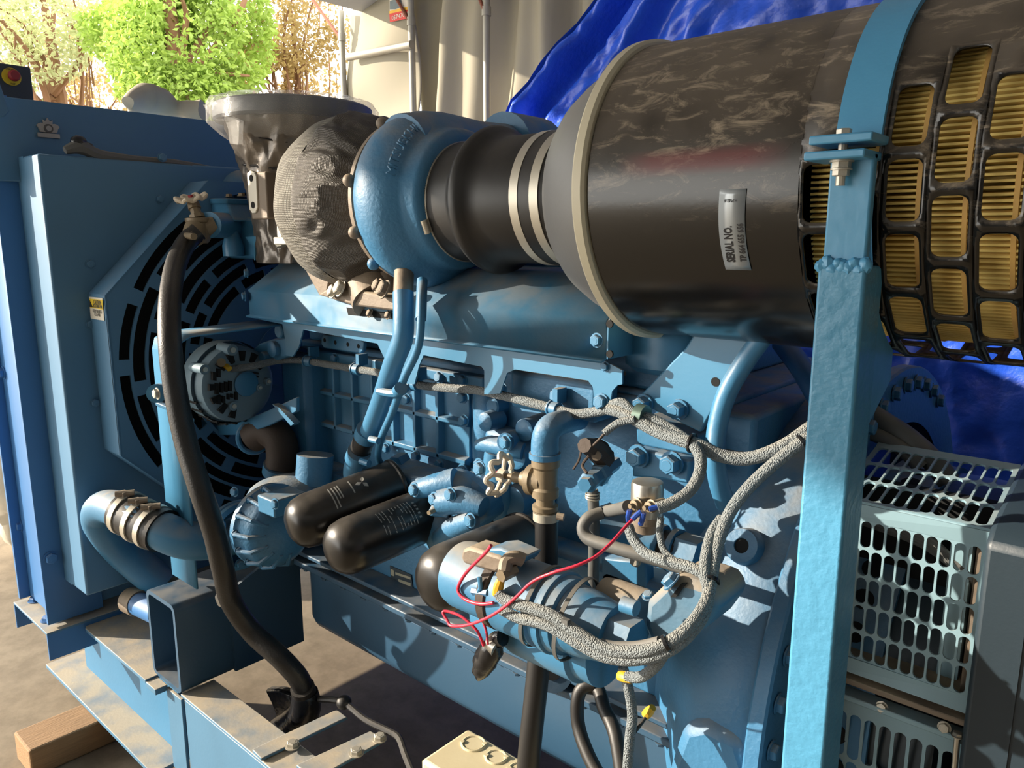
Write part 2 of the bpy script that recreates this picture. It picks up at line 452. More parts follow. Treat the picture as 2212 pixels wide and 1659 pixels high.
def text(parent, s, pos, right, up, size, m='ink', depth=0.0006, name='lettering', fit=None, bend=None, bold=0.0):
    """flat lettering as a mesh; bend=(fn) maps a local (x, y) to a point"""
    cu = bpy.data.curves.new('t', 'FONT'); cu.body = s; cu.size = size; cu.align_x = 'CENTER'; cu.align_y = 'CENTER'; cu.extrude = depth; cu.offset = bold; cu.resolution_u = 2
    t = bpy.data.objects.new('t', cu); COL.objects.link(t)
    bpy.context.view_layer.update()
    me = bpy.data.meshes.new_from_object(t.evaluated_get(bpy.context.evaluated_depsgraph_get()))
    bpy.data.objects.remove(t); bpy.data.curves.remove(cu)
    base = Vector(parent['_base'])
    right = Vector(right).normalized(); up = Vector(up).normalized(); nrm = right.cross(up)
    k = 1.0
    if fit:
        wd = max(v.co.x for v in me.vertices) - min(v.co.x for v in me.vertices); k = fit / wd
    for v in me.vertices:
        c = v.co.copy(); c.x *= k
        if bend: v.co = bend(c.x, c.y, c.z) - base
        else: v.co = Vector(pos) + right * c.x + up * c.y + nrm * c.z - base
    me.materials.clear(); me.materials.append(MATS[m])
    o = bpy.data.objects.new(name, me); COL.objects.link(o); o.parent = parent; o['_base'] = tuple(base)
    return o
def arcpts(c, u, w_, r, a0, a1, n):
    return [Vector(c) + Vector(u) * (math.cos(a0 + (a1 - a0) * i / n) * r) + Vector(w_) * (math.sin(a0 + (a1 - a0) * i / n) * r) for i in range(n + 1)]
def poly_y(pts, y): return [at(u, v, y=y) for u, v in pts]
X = Vector((1, 0, 0)); Y = Vector((0, 1, 0)); Z = Vector((0, 0, 1))
def T(pts):  # [(u, v, y)] -> points
    return [at(u, v, y=y) for u, v, y in pts]
# ================================================================== setting
obj('floor', M().add([(-14, -8, 0), (8, -8, 0), (8, 14, 0), (-14, 14, 0)], [(0, 1, 2, 3)]), 'concrete', kind='structure', ang=0,
    label='dusty tan concrete floor under the generator set')
# shed roof: low eave along the open left side, closed side to the right
obj('roof', M().prism([(-5.45, -7.0, 3.38), (5.2, -7.0, 5.4), (5.2, -7.0, 5.46), (-5.45, -7.0, 3.44)], (0, 13.5, 0)), 'roof_sheet', kind='structure', ang=0, label='grey sheet roof of the shed overhead')
obj('wall_right', M().box((5.1, -7.0, 0), (5.2, 6.5, 5.3)), 'roof_sheet', kind='structure', ang=0, label='grey sheet wall closing the shed on the right')

obj('light_block_wall', M().box((-2.2, -4.6, 0), (5.2, -4.5, 4.0)), 'roof_sheet', kind='structure', ang=0, label='unseen grey sheet wall added behind the viewer to cut fill light')  # unseen wall added to block fill light from behind
def cloth(nx, nz, fn):
    mb = M()
    vs = [fn(i / nx, j / nz) for j in range(nz + 1) for i in range(nx + 1)]
    fs = [(j * (nx + 1) + i, j * (nx + 1) + i + 1, (j + 1) * (nx + 1) + i + 1, (j + 1) * (nx + 1) + i) for j in range(nz) for i in range(nx)]
    return mb.add(vs, fs)
YB = 4.2
xp = [at(745, 250, y=YB).x, at(893, 250, y=YB).x, at(1052, 250, y=YB).x]
def nz3(a, b, c=0.0): return mnoise.noise(Vector((a, b, c)))
def tight(s, t):
    x = xp[0] + (xp[1] - xp[0]) * s; z = 3.42 * t
    return Vector((x, YB + 0.06 + 0.05 * nz3(x * 1.5, z * 1.2) + 0.03 * math.sin(z * 5 - x * 4), z))
obj('tarpaulin_curtain', cloth(30, 60, tight), 'beige_tarp', ang=60, solid=0.004,
    label='beige tarpaulin stretched between the two left canopy posts', cat='tarpaulin')
def folded(s, t):
    x = xp[1] - 0.12 + (2.6 - xp[1]) * s; z = 3.4 * t
    a = x * 9 + 1.6 * nz3(x * 0.9, z * 0.7, 3) + (z - 1.5) * 0.5 * math.sin(x * 2.2)
    return Vector((x, YB + 0.14 + 0.085 * math.sin(a) + 0.05 * math.sin(2.3 * a + z) + 0.06 * nz3(x * 2, z, 9), z))
obj('tarpaulin_curtain', cloth(260, 40, folded), 'beige_tarp', ang=60, solid=0.004,
    label='beige tarpaulin hanging in vertical folds behind the blue tarpaulin', cat='tarpaulin')
names = ['leftmost steel canopy post where trees meet the beige tarpaulin', 'middle steel canopy post beside the small red poster',
         'right steel canopy post nearest the blue tarpaulin']
for i, x in enumerate(xp):
    p = thing('canopy_post', names[i], 'post', (x, YB, 0), 'canopy posts along the tarpaulin')
    obj('pipe', M().cyl((x, YB, 0), (x, YB, 3.4), 0.026), 'galv_pipe', p)
    br = [(-0.42, 0.42), (-0.16, 0.22), (-0.1, 0.2)][i]
    zb = [at(750, 78, y=YB).z, at(895, 45, y=YB).z, at(1050, 25, y=YB).z][i]
    obj('diagonal_brace', M().cyl((x, YB - 0.02, zb), (x + br[0], YB - 0.03, zb + br[1]), 0.013, 8), 'rust_steel', p)
    obj('coupler', M().cyl((x, YB, zb - 0.03), (x, YB, zb + 0.03), 0.034), 'galv_pipe', p)
obj('canopy_rail', M().cyl(at(752, 124, y=YB - 0.04), at(889, 96, y=YB - 0.04), 0.03, 14), 'galv_pipe',
    label='pale horizontal pipe between the two left canopy posts', cat='pipe')
# poster pinned on the tarpaulin
pq = thing('poster', 'small red and yellow printed poster on the beige tarpaulin', 'poster', at(862, 25, y=YB + 0.0))
yp = YB - 0.012
def quad(pts, y, d=0.002): return M().prism([at(u, v, y=y) for u, v in pts], (0, d, 0))
obj('sheet', quad([(841, -30), (888, -40), (888, 38), (842, 48)], yp + 0.004), 'poster', pq, ang=0)
obj('picture', quad([(842, 2), (866, -4), (868, 14), (854, 20), (842, 20)], yp + 0.002), 'poster_grey', pq, ang=0)
obj('yellow_band', quad([(841, 24), (888, 12), (888, 19), (841, 30)], yp + 0.002), 'poster_yellow', pq, ang=0)
obj('red_band', quad([(841, 30), (888, 19), (888, 38), (842, 48)], yp + 0.002), 'poster_red', pq, ang=0)
text(pq, '05747075', at(864.5, 34.5, y=yp), (at(888, 28, y=yp) - at(841, 41, y=yp)), Z, 0.045, 'poster', fit=0.2)

# blue tarpaulin draped over another machine behind
def bt_edge(z):
    pts = [(0.0, -3.75), (1.3, -3.25), (2.16, -2.72), (2.61, -2.3), (3.3, -1.55)]
    for (a, b), (c, d) in zip(pts, pts[1:]):
        if z <= c: return b + (d - b) * (z - a) / (c - a)
    return pts[-1][1]
def btarp(s, t):
    z = 3.3 * t; xl = bt_edge(z); x = xl + (2.6 - xl) * (s ** 1.35)
    k = max(0.0, 1 - (x - xl) / 1.1)
    y = 2.92 + 0.16 * t + 0.09 * nz3(x * 1.7, z * 1.3, 1) + 0.035 * nz3(x * 5, z * 4, 2) + 0.016 * nz3(x * 12, z * 10, 5)
    y -= 0.09 * k * math.sin((x - xl) * 15 + z * 0.8) - 0.1 * k
    y += 0.05 * k * math.sin((x - xl) * 34 + z)
    y += 0.05 * abs(nz3(x * 3.2 - z * 1.4, z * 2.2 + x * 1.2, 8)) + 0.03 * abs(nz3(x * 7, z * 6 + x * 3, 18)) + 0.014 * abs(nz3(x * 17 + z * 5, z * 15, 28)) + 0.006 * nz3(x * 40, z * 36, 3)
    return Vector((x, y, z))
bmesh_b = cloth(300, 190, btarp)
def bside(s, t):
    z = 3.3 * t; p = btarp(0, t)
    return Vector((p.x - 0.05 * math.sin(s * 9 + z), p.y + 0.85 * s, z))
bt = thing('blue_tarpaulin', 'large shiny blue tarpaulin draped over a machine behind the air filter', 'tarpaulin', (-0.5, 3.2, 0))
obj('front_sheet', bmesh_b, 'blue_tarp', bt, ang=60)
obj('side_sheet', cloth(14, 40, bside), 'blue_tarp', bt, ang=60)

# trees beyond the open side
def tree(label, spot, h, crown, leafmat, nleaf, size, limbs, seed, roots=0, tk=.2):
    r = random.Random(seed); sx, sy = spot
    tr = thing('tree', label, 'tree', (sx, sy, 0), 'trees beyond the open side of the shed')
    obj('trunk', M().tube([(sx, sy, 0), (sx + 0.1, sy, h * 0.35), (sx - 0.05, sy + 0.1, h * 0.6), (sx, sy, h * 0.85)], [tk, tk * .8, tk * .6, tk * .25], 10, smooth=4), 'bark', tr)
    tips = []
    for i in range(limbs):
        c = crown[i % len(crown)]
        e = Vector(c[0]) + Vector((r.uniform(-1, 1) * c[1].x, r.uniform(-1, 1) * c[1].y, r.uniform(-0.6, 0.8) * c[1].z))
        s = Vector((sx, sy, h * r.uniform(0.25, 0.65)))
        m1 = s.lerp(e, 0.5) + Vector((r.uniform(-.3, .3), r.uniform(-.3, .3), r.uniform(0, .4)))
        obj('branch', M().tube([s, m1, e], [tk * .3, tk * .2, 0.012], 7, smooth=4), 'bark', tr); tips.append((s, m1, e))
    if roots:
        mb = M()
        for i in range(roots):
            s, m1, e = r.choice(tips); k = r.random(); p = m1.lerp(e, k) + Vector((r.uniform(-.2, .2), r.uniform(-.2, .2), 0))
            q = p + Vector((r.uniform(-.1, .1), r.uniform(-.1, .1), -r.uniform(0.4, 1.3)))
            mb.tube([p, p.lerp(q, .5) + Vector((r.uniform(-.04, .04), 0, 0)), q], r.uniform(0.004, 0.009), 5)
        o = obj('hanging_roots', mb, 'bark', tr); o['kind'] = 'stuff'
    mb = M(); vs = []; fs = []
    for i in range(nleaf):
        c, rad = crown[r.randrange(len(crown))]
        while True:
            q = Vector((r.uniform(-1, 1), r.uniform(-1, 1), r.uniform(-1, 1)))
            if q.length < 1: break
        q = q.normalized() * (q.length ** 0.55)
        p = Vector(c) + Vector((q.x * rad.x, q.y * rad.y, q.z * rad.z))
        if nz3(p.x * 1.6, p.y * 1.6, p.z * 1.8) < -0.12: continue
        a = Vector((r.uniform(-1, 1), r.uniform(-1, 1), r.uniform(-1.2, 0.3))).normalized(); b, c2 = ortho(a)
        b = (b * math.cos(i) + c2 * math.sin(i)); n_ = a.cross(b)
        L = size * r.uniform(0.7, 1.3); k = len(vs)
        vs += [p, p + a * L * .5 + b * L * .26 + n_ * L * .08, p + a * L, p + a * L * .5 - b * L * .26 + n_ * L * .08]
        fs += [(k, k + 1, k + 2), (k, k + 2, k + 3)]
    mb.v = vs; mb.f = fs
    o = obj('foliage', mb, leafmat, tr, ang=0); o['kind'] = 'stuff'
def cr(u, v, t, rx, ry, rz): return (at(u, v, t=t), Vector((rx, ry, rz)))
tree('bright green leafy tree in the middle of the opening', (at(380, 250, t=9.5).x, at(380, 250, t=9.5).y), 5.5,
     [cr(380, 110, 9.3, .8, .8, 1.0), cr(300, 60, 9.8, .7, .7, .8), cr(460, 60, 9.6, .75, .75, .95), cr(390, 215, 9.3, .7, .7, .45),
      cr(420, -120, 9.8, 1.1, 1.1, .9)], 'leaf_green', 36000, 0.088, 9, 3)
tree('pale green tree at the far left with brown limbs', (at(120, 250, t=10.5).x, at(120, 250, t=10.5).y), 5.5,
     [cr(60, 70, 10, .75, .75, .65), cr(-60, 60, 10, .8, .8, .9), cr(120, -80, 10.5, 1.0, 1.0, .6), cr(20, 190, 10.5, .5, .5, .3)],
     'leaf_pale', 12000, 0.085, 12, 5, roots=30, tk=.16)
tree('brownish tree with hanging roots beside the leftmost canopy post', (at(640, 250, t=11).x, at(640, 250, t=11).y), 5.5,
     [cr(610, 40, 10.6, .8, .8, .8), cr(690, 100, 11, .6, .6, .9), cr(560, 160, 11, .5, .5, .5), cr(660, -90, 11, 1.0, 1.0, .6)],
     'leaf_brown', 13000, 0.075, 14, 8, roots=36, tk=.08)
tree('thin sandy brown tree low behind the radiator top', (at(190, 200, t=12.5).x, at(190, 200, t=12.5).y), 4.5,
     [cr(170, 140, 12.5, .9, .9, .6), cr(240, 215, 12.5, .8, .8, .4), cr(110, 30, 12.5, .8, .8, .5)], 'leaf_brown', 4200, 0.085, 12, 11, roots=50, tk=.1)
# white picket fence in the distance
fe = thing('picket_fence', 'white picket fence far behind the leftmost canopy post', 'fence', at(715, 215, t=13) * 1.0)
fb = Vector(fe['_base']); dirf = RT
for i in range(26):
    p = Vector((fb.x, fb.y, 0)) + dirf * ((i - 13) * 0.11)
    obj('picket', M().box((p.x - .03, p.y - .012, 0), (p.x + .03, p.y + .012, 2.35)), 'white_metal', fe, ang=0)
# wrapped goods standing at the far left edge, behind the radiator
def lump(q): return 1 + 0.12 * nz3(q.x * 3, q.y * 3, q.z * 3) + 0.06 * nz3(q.x * 8, q.y * 8, q.z * 8)
pw = at(0, 1262, z=0.0)
wg = M().ball((pw.x - 0.25, pw.y + 0.45, 0.62), 0.55, 0.5, 0.66, 40, 30, fn=lump)
obj('wrapped_bundle', wg, 'crate_tarp', label='grey cloth wrapped bundle on the floor at the left edge', cat='bundle', ang=60)
# ================================================================== radiator
rd = thing('radiator', 'large blue radiator with fan shroud at the left end of the engine', 'radiator', (-2.55, 1.5, 0.375))
RY0, RY1 = 0.68, 2.35
obj('side_column', M().box((-2.75, RY0 + 0.03, 0.385), (-2.50, RY0 + 0.06, 1.93)), 'radiator_blue', rd, bevel=0.002)
obj('edge_flange', M().box((-2.505, RY0, 0.385), (-2.49, RY0 + 0.16, 1.925)), 'radiator_blue', rd, bevel=0.002)
obj('rear_flange', M().box((-2.765, RY0, 0.385), (-2.75, RY0 + 0.1, 1.93)), 'radiator_blue', rd, bevel=0.002)
obj('back_core', M().box((-2.75, RY0 + 0.06, 0.4), (-2.505, RY1, 1.9)), 'panel_blue', rd, bevel=0.003)
obj('header_panel', M().box((-2.505, RY0 - 0.02, 1.70), (-2.47, RY1, 1.922)), 'panel_blue', rd, bevel=0.003)
ct = obj('core_box', M().box((-2.437, 0.74, 0.515), (-2.317, RY1 - 0.06, 1.765)), 'panel_blue', rd, bevel=0.006)
obj('core_backing', M().box((-2.505, 0.74, 0.515), (-2.43, RY1 - 0.06, 1.765)), 'panel_blue', rd)
# light corner of the lifting plate at the frame edge
lp = at(2, 235, x=-2.46)
obj('lifting_plate', M().prism([(-2.44, lp.y + dy, lp.z + dz) for dy, dz in ((-0.14, 0.06), (-.005, 0.06), (0.01, -.01), (-.005, -.025), (-.14, -.02))], (0.015, 0, 0)), 'panel_blue', rd, bevel=0.003)
# dirty sealing strip along the top edge of the core box
seal = [at(u, v, x=-2.33) for u, v in [(140, 325), (175, 318), (215, 335), (290, 345), (370, 352), (440, 364), (505, 380), (540, 392)]]
obj('seal_strip', M().tube(seal, [.010, .02, .016, .012, .012, .012, .012, .010], 8, smooth=4), 'cable_grey', rd)
for u, v, r in ((170, 307, .022), (190, 318, .016), (160, 320, .014)):
    obj('sealant_blob', M().ball(at(u, v, x=-2.335), r, r, r * .8, 12, 8, fn=lump), 'tape_black', rd)
# badge: leaf with a bar under it
bx = -2.468
leaf = [(0, .5), (.10, .33), (.22, .40), (.2, .22), (.30, .24), (.42, .2), (.5, .1), (.42, .0), (.36, -.18), (-.36, -.18), (-.42, .0), (-.5, .1), (-.42, .2), (-.30, .24), (-.2, .22), (-.22, .40), (-.10, .33)]
bc = at(103, 278, x=bx); bs = abs(at(128, 290, x=bx).y - at(78, 284, x=bx).y)
bd = obj('leaf_badge', M().prism([(bx, bc.y + a * bs, bc.z + b * bs) for a, b in leaf], (0.006, 0, 0)), 'badge', rd, ang=0)
obj('badge_disc', M().cyl((bx + .006, bc.y, bc.z - .0 * bs), (bx + .009, bc.y, bc.z), bs * .2, 20), 'ink_grey', bd)
obj('badge_core', M().cyl((bx + .009, bc.y, bc.z), (bx + .011, bc.y, bc.z), bs * .12, 20), 'badge', bd)
obj('badge_bar', M().box((bx, bc.y - bs * .48, bc.z - bs * .42), (bx + .005, bc.y + bs * .48, bc.z - bs * .22)), 'badge', bd)
# frame feet and bolts
for u, v in ((110, 1205), (45, 1135), (8, 805)):
    p = at(u, v, y=RY0 + 0.03) if v != 1205 else at(u, v, x=-2.49)
    bolt(rd, p, (0, -1, 0) if v != 1205 else (1, 0, 0), 0.017, 'radiator_blue')
for u, v in ((195, 700), (205, 870), (195, 570), (350, 340), (345, 430)):
    bolt(rd, at(u, v, x=-2.317), (1, 0, 0), 0.011, 'panel_blue')
# ---- fan shroud: octagonal box with slotted guard face
SX0, SX1 = -2.317, -2.2
SC = (1.37, 1.17); AP = 0.542
sh = thing('fan_shroud', 'octagonal blue fan shroud with slotted guard on the radiator face', 'fan shroud', (-2.26, SC[0], 0.62))
oct_ = []
for i in range(8):
    a = PI / 8 + i * PI / 4; R_ = AP / math.cos(PI / 8)
    oct_.append((SC[0] + R_ * math.cos(a), SC[1] + R_ * math.sin(a)))
for i in range(8):
    (y0, z0), (y1, z1) = oct_[i], oct_[(i + 1) % 8]
    inn = lambda y, z: (SC[0] + (y - SC[0]) * .985, SC[1] + (z - SC[1]) * .985)
    a, b = inn(y0, z0), inn(y1, z1)
    mm = 'panel_blue'
    obj('side_wall', M().prism([(SX0, y0, z0), (SX0, y1, z1), (SX0, b[0], b[1]), (SX0, a[0], a[1])], (SX1 - SX0, 0, 0)), mm, sh, bevel=0.002)
# guard plate in polar cells
def octR(a):
    a = (a % (PI / 4)); a = min(a, PI / 4 - a); return AP / math.cos(PI / 8 - (PI / 8 - a)) if False else None
def octrad(ang):
    k = (ang) % (PI / 4)
    return AP / math.cos(min(k, PI / 4 - k)) if True else 0
guard = M()
bands = []          # slot bands (r0, r1)
r = 0.528
rb = [(0.495, 0.524), (0.452, 0.486), (0.418, 0.443), (0.375, 0.408), (0.335, 0.365), (0.295, 0.325), (0.255, 0.285)]
NA = 144
def slot(bi, k):
    ph = (k + (0, 5, 11, 3, 8, 14, 2)[bi]) % 24
    return ph not in (0, 1, 15, 16)
edges = [0.10]
for a, b in sorted(rb): edges += [a, b]
def pt(rr, k, x=SX1):
    a = 2 * PI * k / NA
    return (x, SC[0] + rr * math.cos(a), SC[1] + rr * math.sin(a))
srt = sorted(rb)
for k in range(NA):
    for j in range(len(edges) - 1):
        r0, r1 = edges[j], edges[j + 1]
        if (r0, r1) in srt:
            bi = srt.index((r0, r1))
            if slot(bi, k): continue
        guard.add([pt(r0, k), pt(r1, k), pt(r1, k + 1), pt(r0, k + 1)], [(0, 1, 2, 3)])
    a0 = octrad(2 * PI * k / NA); a1 = octrad(2 * PI * (k + 1) / NA)
    guard.add([pt(edges[-1], k), pt(a0, k), pt(a1, k + 1), pt(edges[-1], k + 1)], [(0, 1, 2, 3)])
gm = obj('guard_plate', guard, 'panel_blue', sh, ang=0)
q = gm.modifiers.new('w', 'WELD'); q.merge_threshold = 0.0005
q = gm.modifiers.new('s', 'SOLIDIFY'); q.thickness = 0.006
obj('hub_disc', M().cyl((SX1 - .01, SC[0], SC[1]), (SX1 + .004, SC[0], SC[1]), 0.105, 32), 'panel_blue', sh)
obj('shroud_shade', M().cyl((SX0 + .004, SC[0], SC[1]), (SX0 + .012, SC[0], SC[1]), 0.53, 48), 'void_shade', sh)  # near-black disc as painted shade behind the guard slots
# caution sticker on the shroud's front edge
ya = SC[0] - AP - 0.0025
st = thing('caution_sticker', 'white and yellow caution sticker on the shroud edge', 'sticker', at(209, 690, y=ya))
def sq(pts, off, m, nm, par): return obj(nm, M().prism([at(u, v, y=ya - off) for u, v in pts], (0, .0008, 0)), m, par, ang=0)
sq([(192, 641), (221, 644), (225, 693), (196, 688)], 0.0, 'label_white', 'paper', st)
sq([(192.5, 645), (221, 648), (222, 669), (194, 664)], 0.001, 'label_yellow', 'yellow_field', st)
sq([(193, 648), (200, 663.5), (193.5, 663)], 0.002, 'ink', 'warning_triangle', st)
rr_ = at(221, 646, y=ya) - at(192, 642, y=ya)
text(st, 'CAUTION', at(210, 654, y=ya - .002), rr_, Z, 0.018, 'ink_grey', .0003, fit=0.05)
text(st, 'ROTATING FAN', at(210.5, 662, y=ya - .002), rr_, Z, 0.014, 'ink_grey', .0003, fit=0.06)
text(st, 'KEEP HANDS', at(210, 673, y=ya - .002), rr_, Z, 0.013, 'ink_grey', .0003, fit=0.06)
text(st, 'CLEAR', at(210, 680, y=ya - .002), rr_, Z, 0.013, 'ink_grey', .0003, fit=0.04)
# control box with emergency stop standing behind the radiator top
cb = thing('control_box', 'dark control box with emergency stop button above the radiator', 'control box', at(20, 200, x=-2.62))
xb = -2.6
p0 = at(-140, 130, x=xb); p1 = at(66, 145, x=xb); p2 = at(70, 200, x=xb)
obj('case', M().box((xb - .2, p0.y, 1.90), (xb, p1.y, p1.z)), 'dark_box', cb, bevel=0.004)
ec = at(24, 166, x=xb)
ring_ = obj('stop_ring', M().cyl((xb, ec.y, ec.z), (xb + .006, ec.y, ec.z), 0.024, 28), 'label_yellow', cb)
obj('stop_button', M().lathe((xb + .006, ec.y, ec.z), X, [(0, .010), (.014, .010), (.016, .015), (.026, .015), (.03, .011)], 24), 'red_plastic', cb)
text(cb, 'EMERGENCY', (xb + .0065, ec.y, ec.z + .019), Y, Z, 0.007, 'ink', .0004, fit=0.026)
text(cb, 'STOP', (xb + .0065, ec.y, ec.z - .02), Y, Z, 0.007, 'ink', .0004, fit=0.014)
# plastic wrapped pipe beyond the radiator top
wp = M().tube([at(275, 222, x=-2.75), at(308, 216, x=-2.8), at(345, 218, x=-2.8), at(385, 238, x=-2.78), at(440, 236, x=-2.7)], [.02, .05, .045, .03, .035], 20, smooth=6)
for v in wp.v: v += Vector((1, 1, 1)) * 0.012 * nz3(v.x * 14, v.y * 14, v.z * 14)
obj('wrapped_pipe', wp, 'crate_tarp', label='pale plastic wrapped pipe bulging above the radiator top', cat='pipe', ang=60)
# ================================================================== air filter and intake
FY, FZ, FR = 1.2, 1.622, 0.24
def ax(x): return Vector((x, FY, FZ))
def rim(x, r, a): return Vector((x, FY - r * math.cos(a), FZ + r * math.sin(a)))   # a=0 faces the camera side
XR = -0.702            # ring
af = thing('air_filter', 'large black cylindrical air filter with cream end ring and perforated cage', 'air filter', (-0.3, FY, FZ - FR))
obj('housing', M().lathe(ax(XR), X, [(0, FR - .004), (.004, FR), (.322, FR)], 96, caps=False), 'black_gloss', af, ang=40)
obj('inner_wall', M().lathe(ax(XR), X, [(.322, FR), (.322, FR - .004), (.0, FR - .006)], 64, caps=False), 'black_plastic', af)
obj('end_ring', M().lathe(ax(XR - .022), X, [(0, FR - .012), (0, FR + .006), (.004, FR + .009), (.018, FR + .009), (.022, FR + .004), (.022, FR - .012)], 96, caps=False), 'cream_ring', af)
obj('end_dome', M().lathe(ax(-.86), X, [(0, .128), (.003, .150), (.012, .165), (.035, .186), (.07, .206), (.105, .221), (.135, .23), (.152, .231)], 72, caps=False), 'grey_rubber', af, ang=60)
# perforated cage: square holes in staggered columns
cage = M()
def cellring(x0, x1):
    for i in range(96):
        a_ = 2 * PI * i / 96; b_ = 2 * PI * (i + 1) / 96
        cage.add([rim(x0, FR, a_), rim(x1, FR, a_), rim(x1, FR, b_), rim(x0, FR, b_)], [(0, 1, 2, 3)])
def holecell(x0, x1, a0, a1, mx_, ma):
    """one cell of sheet with a round-cornered opening"""
    hx0, hx1, ha0, ha1 = x0 + mx_, x1 - mx_, a0 + ma, a1 - ma
    rc = .010; da = rc / FR; inn = []; out = []
    for cx, ca, s0 in ((hx1 - rc, ha1 - da, 0), (hx0 + rc, ha1 - da, 1), (hx0 + rc, ha0 + da, 2), (hx1 - rc, ha0 + da, 3)):
        for k in range(5):
            t = (s0 + k / 4) * PI / 2
            inn.append((cx + rc * math.cos(t), ca + da * math.sin(t)))
            c_, s_ = math.cos(t), math.sin(t); m_ = max(abs(c_), abs(s_))
            qx = {0: x1, 1: x0, 2: x0, 3: x1}[s0]; qa = {0: a1, 1: a1, 2: a0, 3: a0}[s0]
            if abs(c_) >= abs(s_): out.append((qx, ca + (qa - ca) * min(1, abs(s_ / c_))))
            else: out.append((cx + (qx - cx) * min(1, abs(c_ / s_)), qa))
    n_ = len(inn)
    cage.add([rim(p[0], FR, p[1]) for p in inn + out], [(i, (i + 1) % n_, (i + 1) % n_ + n_, i + n_) for i in range(n_)])
CX0, CW = -0.381, 0.0483
x = CX0
PITCHA = 2 * PI / 18
tops = [4, 14, 24, 33, 25, 33, 25, 33, 25, 33, 25, 33, 25]
for c in range(12):
    off = math.radians(5 + 10 * (c % 2)) + PI / 2 + math.radians(10); tp_ = math.radians(tops[c] + 3)
    for i in range(18):
        a0_ = off + i * PITCHA - PI / 2 - math.radians(10)
        a0_ = (a0_ + PI / 2) % (2 * PI) - PI / 2; a1_ = a0_ + PITCHA
        if a1_ > tp_ and a0_ < PI - .2:
            for k in range(4):
                p_, q_ = a0_ + PITCHA * k / 4, a0_ + PITCHA * (k + 1) / 4
                cage.add([rim(x, FR, p_), rim(x + CW, FR, p_), rim(x + CW, FR, q_), rim(x, FR, q_)], [(0, 1, 2, 3)])
        else: holecell(x, x + CW, a0_, a1_, .0058, math.radians(1.65))
    x += CW
CX1 = x
co = obj('perforated_cage', cage, 'black_gloss', af, ang=40)
q = co.modifiers.new('s', 'SOLIDIFY'); q.thickness = 0.003; q.offset = -1
obj('rear_cover', M().lathe(ax(CX1), X, [(0, FR), (.05, FR), (.06, FR - .01), (.06, 0.01)], 64, caps=False), 'black_plastic', af)
# pleated yellow element inside
pl = M(); NP = 190; prof = []
for i in range(NP):
    a = 2 * PI * i / NP; d_ = 2 * PI / NP; prof += [(a, .213), (a + .42 * d_, .213), (a + .5 * d_, .186), (a + .92 * d_, .186)]
n = len(prof)
pl.add([ax(xx) + Vector((0, -r_ * math.cos(a), r_ * math.sin(a))) for xx in (-.375, CX1) for a, r_ in prof], [(i, (i + 1) % n, (i + 1) % n + n, i + n) for i in range(n)])
el_ = obj('pleated_element', pl, 'paper_yellow', af, ang=0)
for xx in [-.352 + .0483 * i for i in range(12)]:
    obj('glue_bead', M().lathe(ax(xx), X, [(0, .205), (.002, .2145), (.007, .2145), (.009, .205)], 64, caps=False), 'bead_orange', el_)
# serial number label wrapped on the housing
LX0 = at(1567, 410, y=.975).x; LX1 = at(1624, 408, y=.975).x
def ang_of(u, v):
    p = hitcyl(u, v, FY, FZ, FR + .001); return math.asin((p.z - FZ) / (FR + .001)), p.x
a1, _ = ang_of(1595, 408); a0, _ = ang_of(1600, 583)
lab = M(); k = 14
for i in range(k):
    b0 = a0 + (a1 - a0) * i / k; b1 = a0 + (a1 - a0) * (i + 1) / k
    sx_ = lambda b: 0.0025 * math.sin((b - a0) / (a1 - a0) * PI)
    lab.add([rim(LX0 - sx_(b0), FR + .0012, b0), rim(LX1 - sx_(b0), FR + .0012, b0), rim(LX1 - sx_(b1), FR + .0012, b1), rim(LX0 - sx_(b1), FR + .0012, b1)], [(0, 1, 2, 3)])
lb = obj('serial_label', lab, 'label_silver', af, ang=60, solid=.0006)
W_ = LX1 - LX0; H_ = (a1 - a0) * FR
def onlabel(cx, cy):      # text running up the label
    return lambda lx, ly, lz: rim(LX0 + W_ * cx - ly, FR + .0018 + max(lz, 0), a0 + (a1 - a0) * cy + lx / FR)
text(lb, 'SERIAL NO.', None, Y, Z, .0165, 'ink', .0003, bold=.0006, fit=H_ * .46, bend=onlabel(.30, .34))
text(lb, 'TP 664 655 656', None, Y, Z, .0125, 'ink', .0003, bold=.0004, fit=H_ * .48, bend=onlabel(.78, .36))
text(lb, 'H-P502-A', None, Y, Z, .0065, 'ink', .0003, fit=W_ * .5, bend=lambda lx, ly, lz: rim(LX0 + W_ * .42 - lx, FR + .0018 + max(lz, 0), a0 + (a1 - a0) * .87 - ly / FR))
# ---- strap, ears and support post
XS0, XS1 = -.338, -.287
sp = thing('filter_bracket', 'light blue steel post with strap clamped around the air filter', 'bracket', (-.31, 1.0, 0.36))
ea = math.asin((at(1845, 312, y=.95).z - FZ) / FR)
def strap(r0, r1, b0, b1, n, x0=XS0, x1=XS1):
    mb = M()
    for i in range(n):
        t0 = b0 + (b1 - b0) * i / n; t1 = b0 + (b1 - b0) * (i + 1) / n
        mb.add([rim(x0, r0, t0), rim(x1, r0, t0), rim(x1, r1, t0), rim(x0, r1, t0), rim(x0, r0, t1), rim(x1, r0, t1), rim(x1, r1, t1), rim(x0, r1, t1)],
               [(3, 2, 6, 7), (0, 3, 7, 4), (2, 1, 5, 6), (1, 0, 4, 5)])
    return mb
obj('strap', strap(FR + .001, FR + .008, ea, PI - ea, 40), 'strap_blue', sp, ang=50)
ze = FZ + FR * math.sin(ea)
obj('upper_ear', M().box((XS0 - .012, .905, ze - .002), (XS1 + .006, .972, ze + .008)), 'strap_blue', sp, bevel=.002)
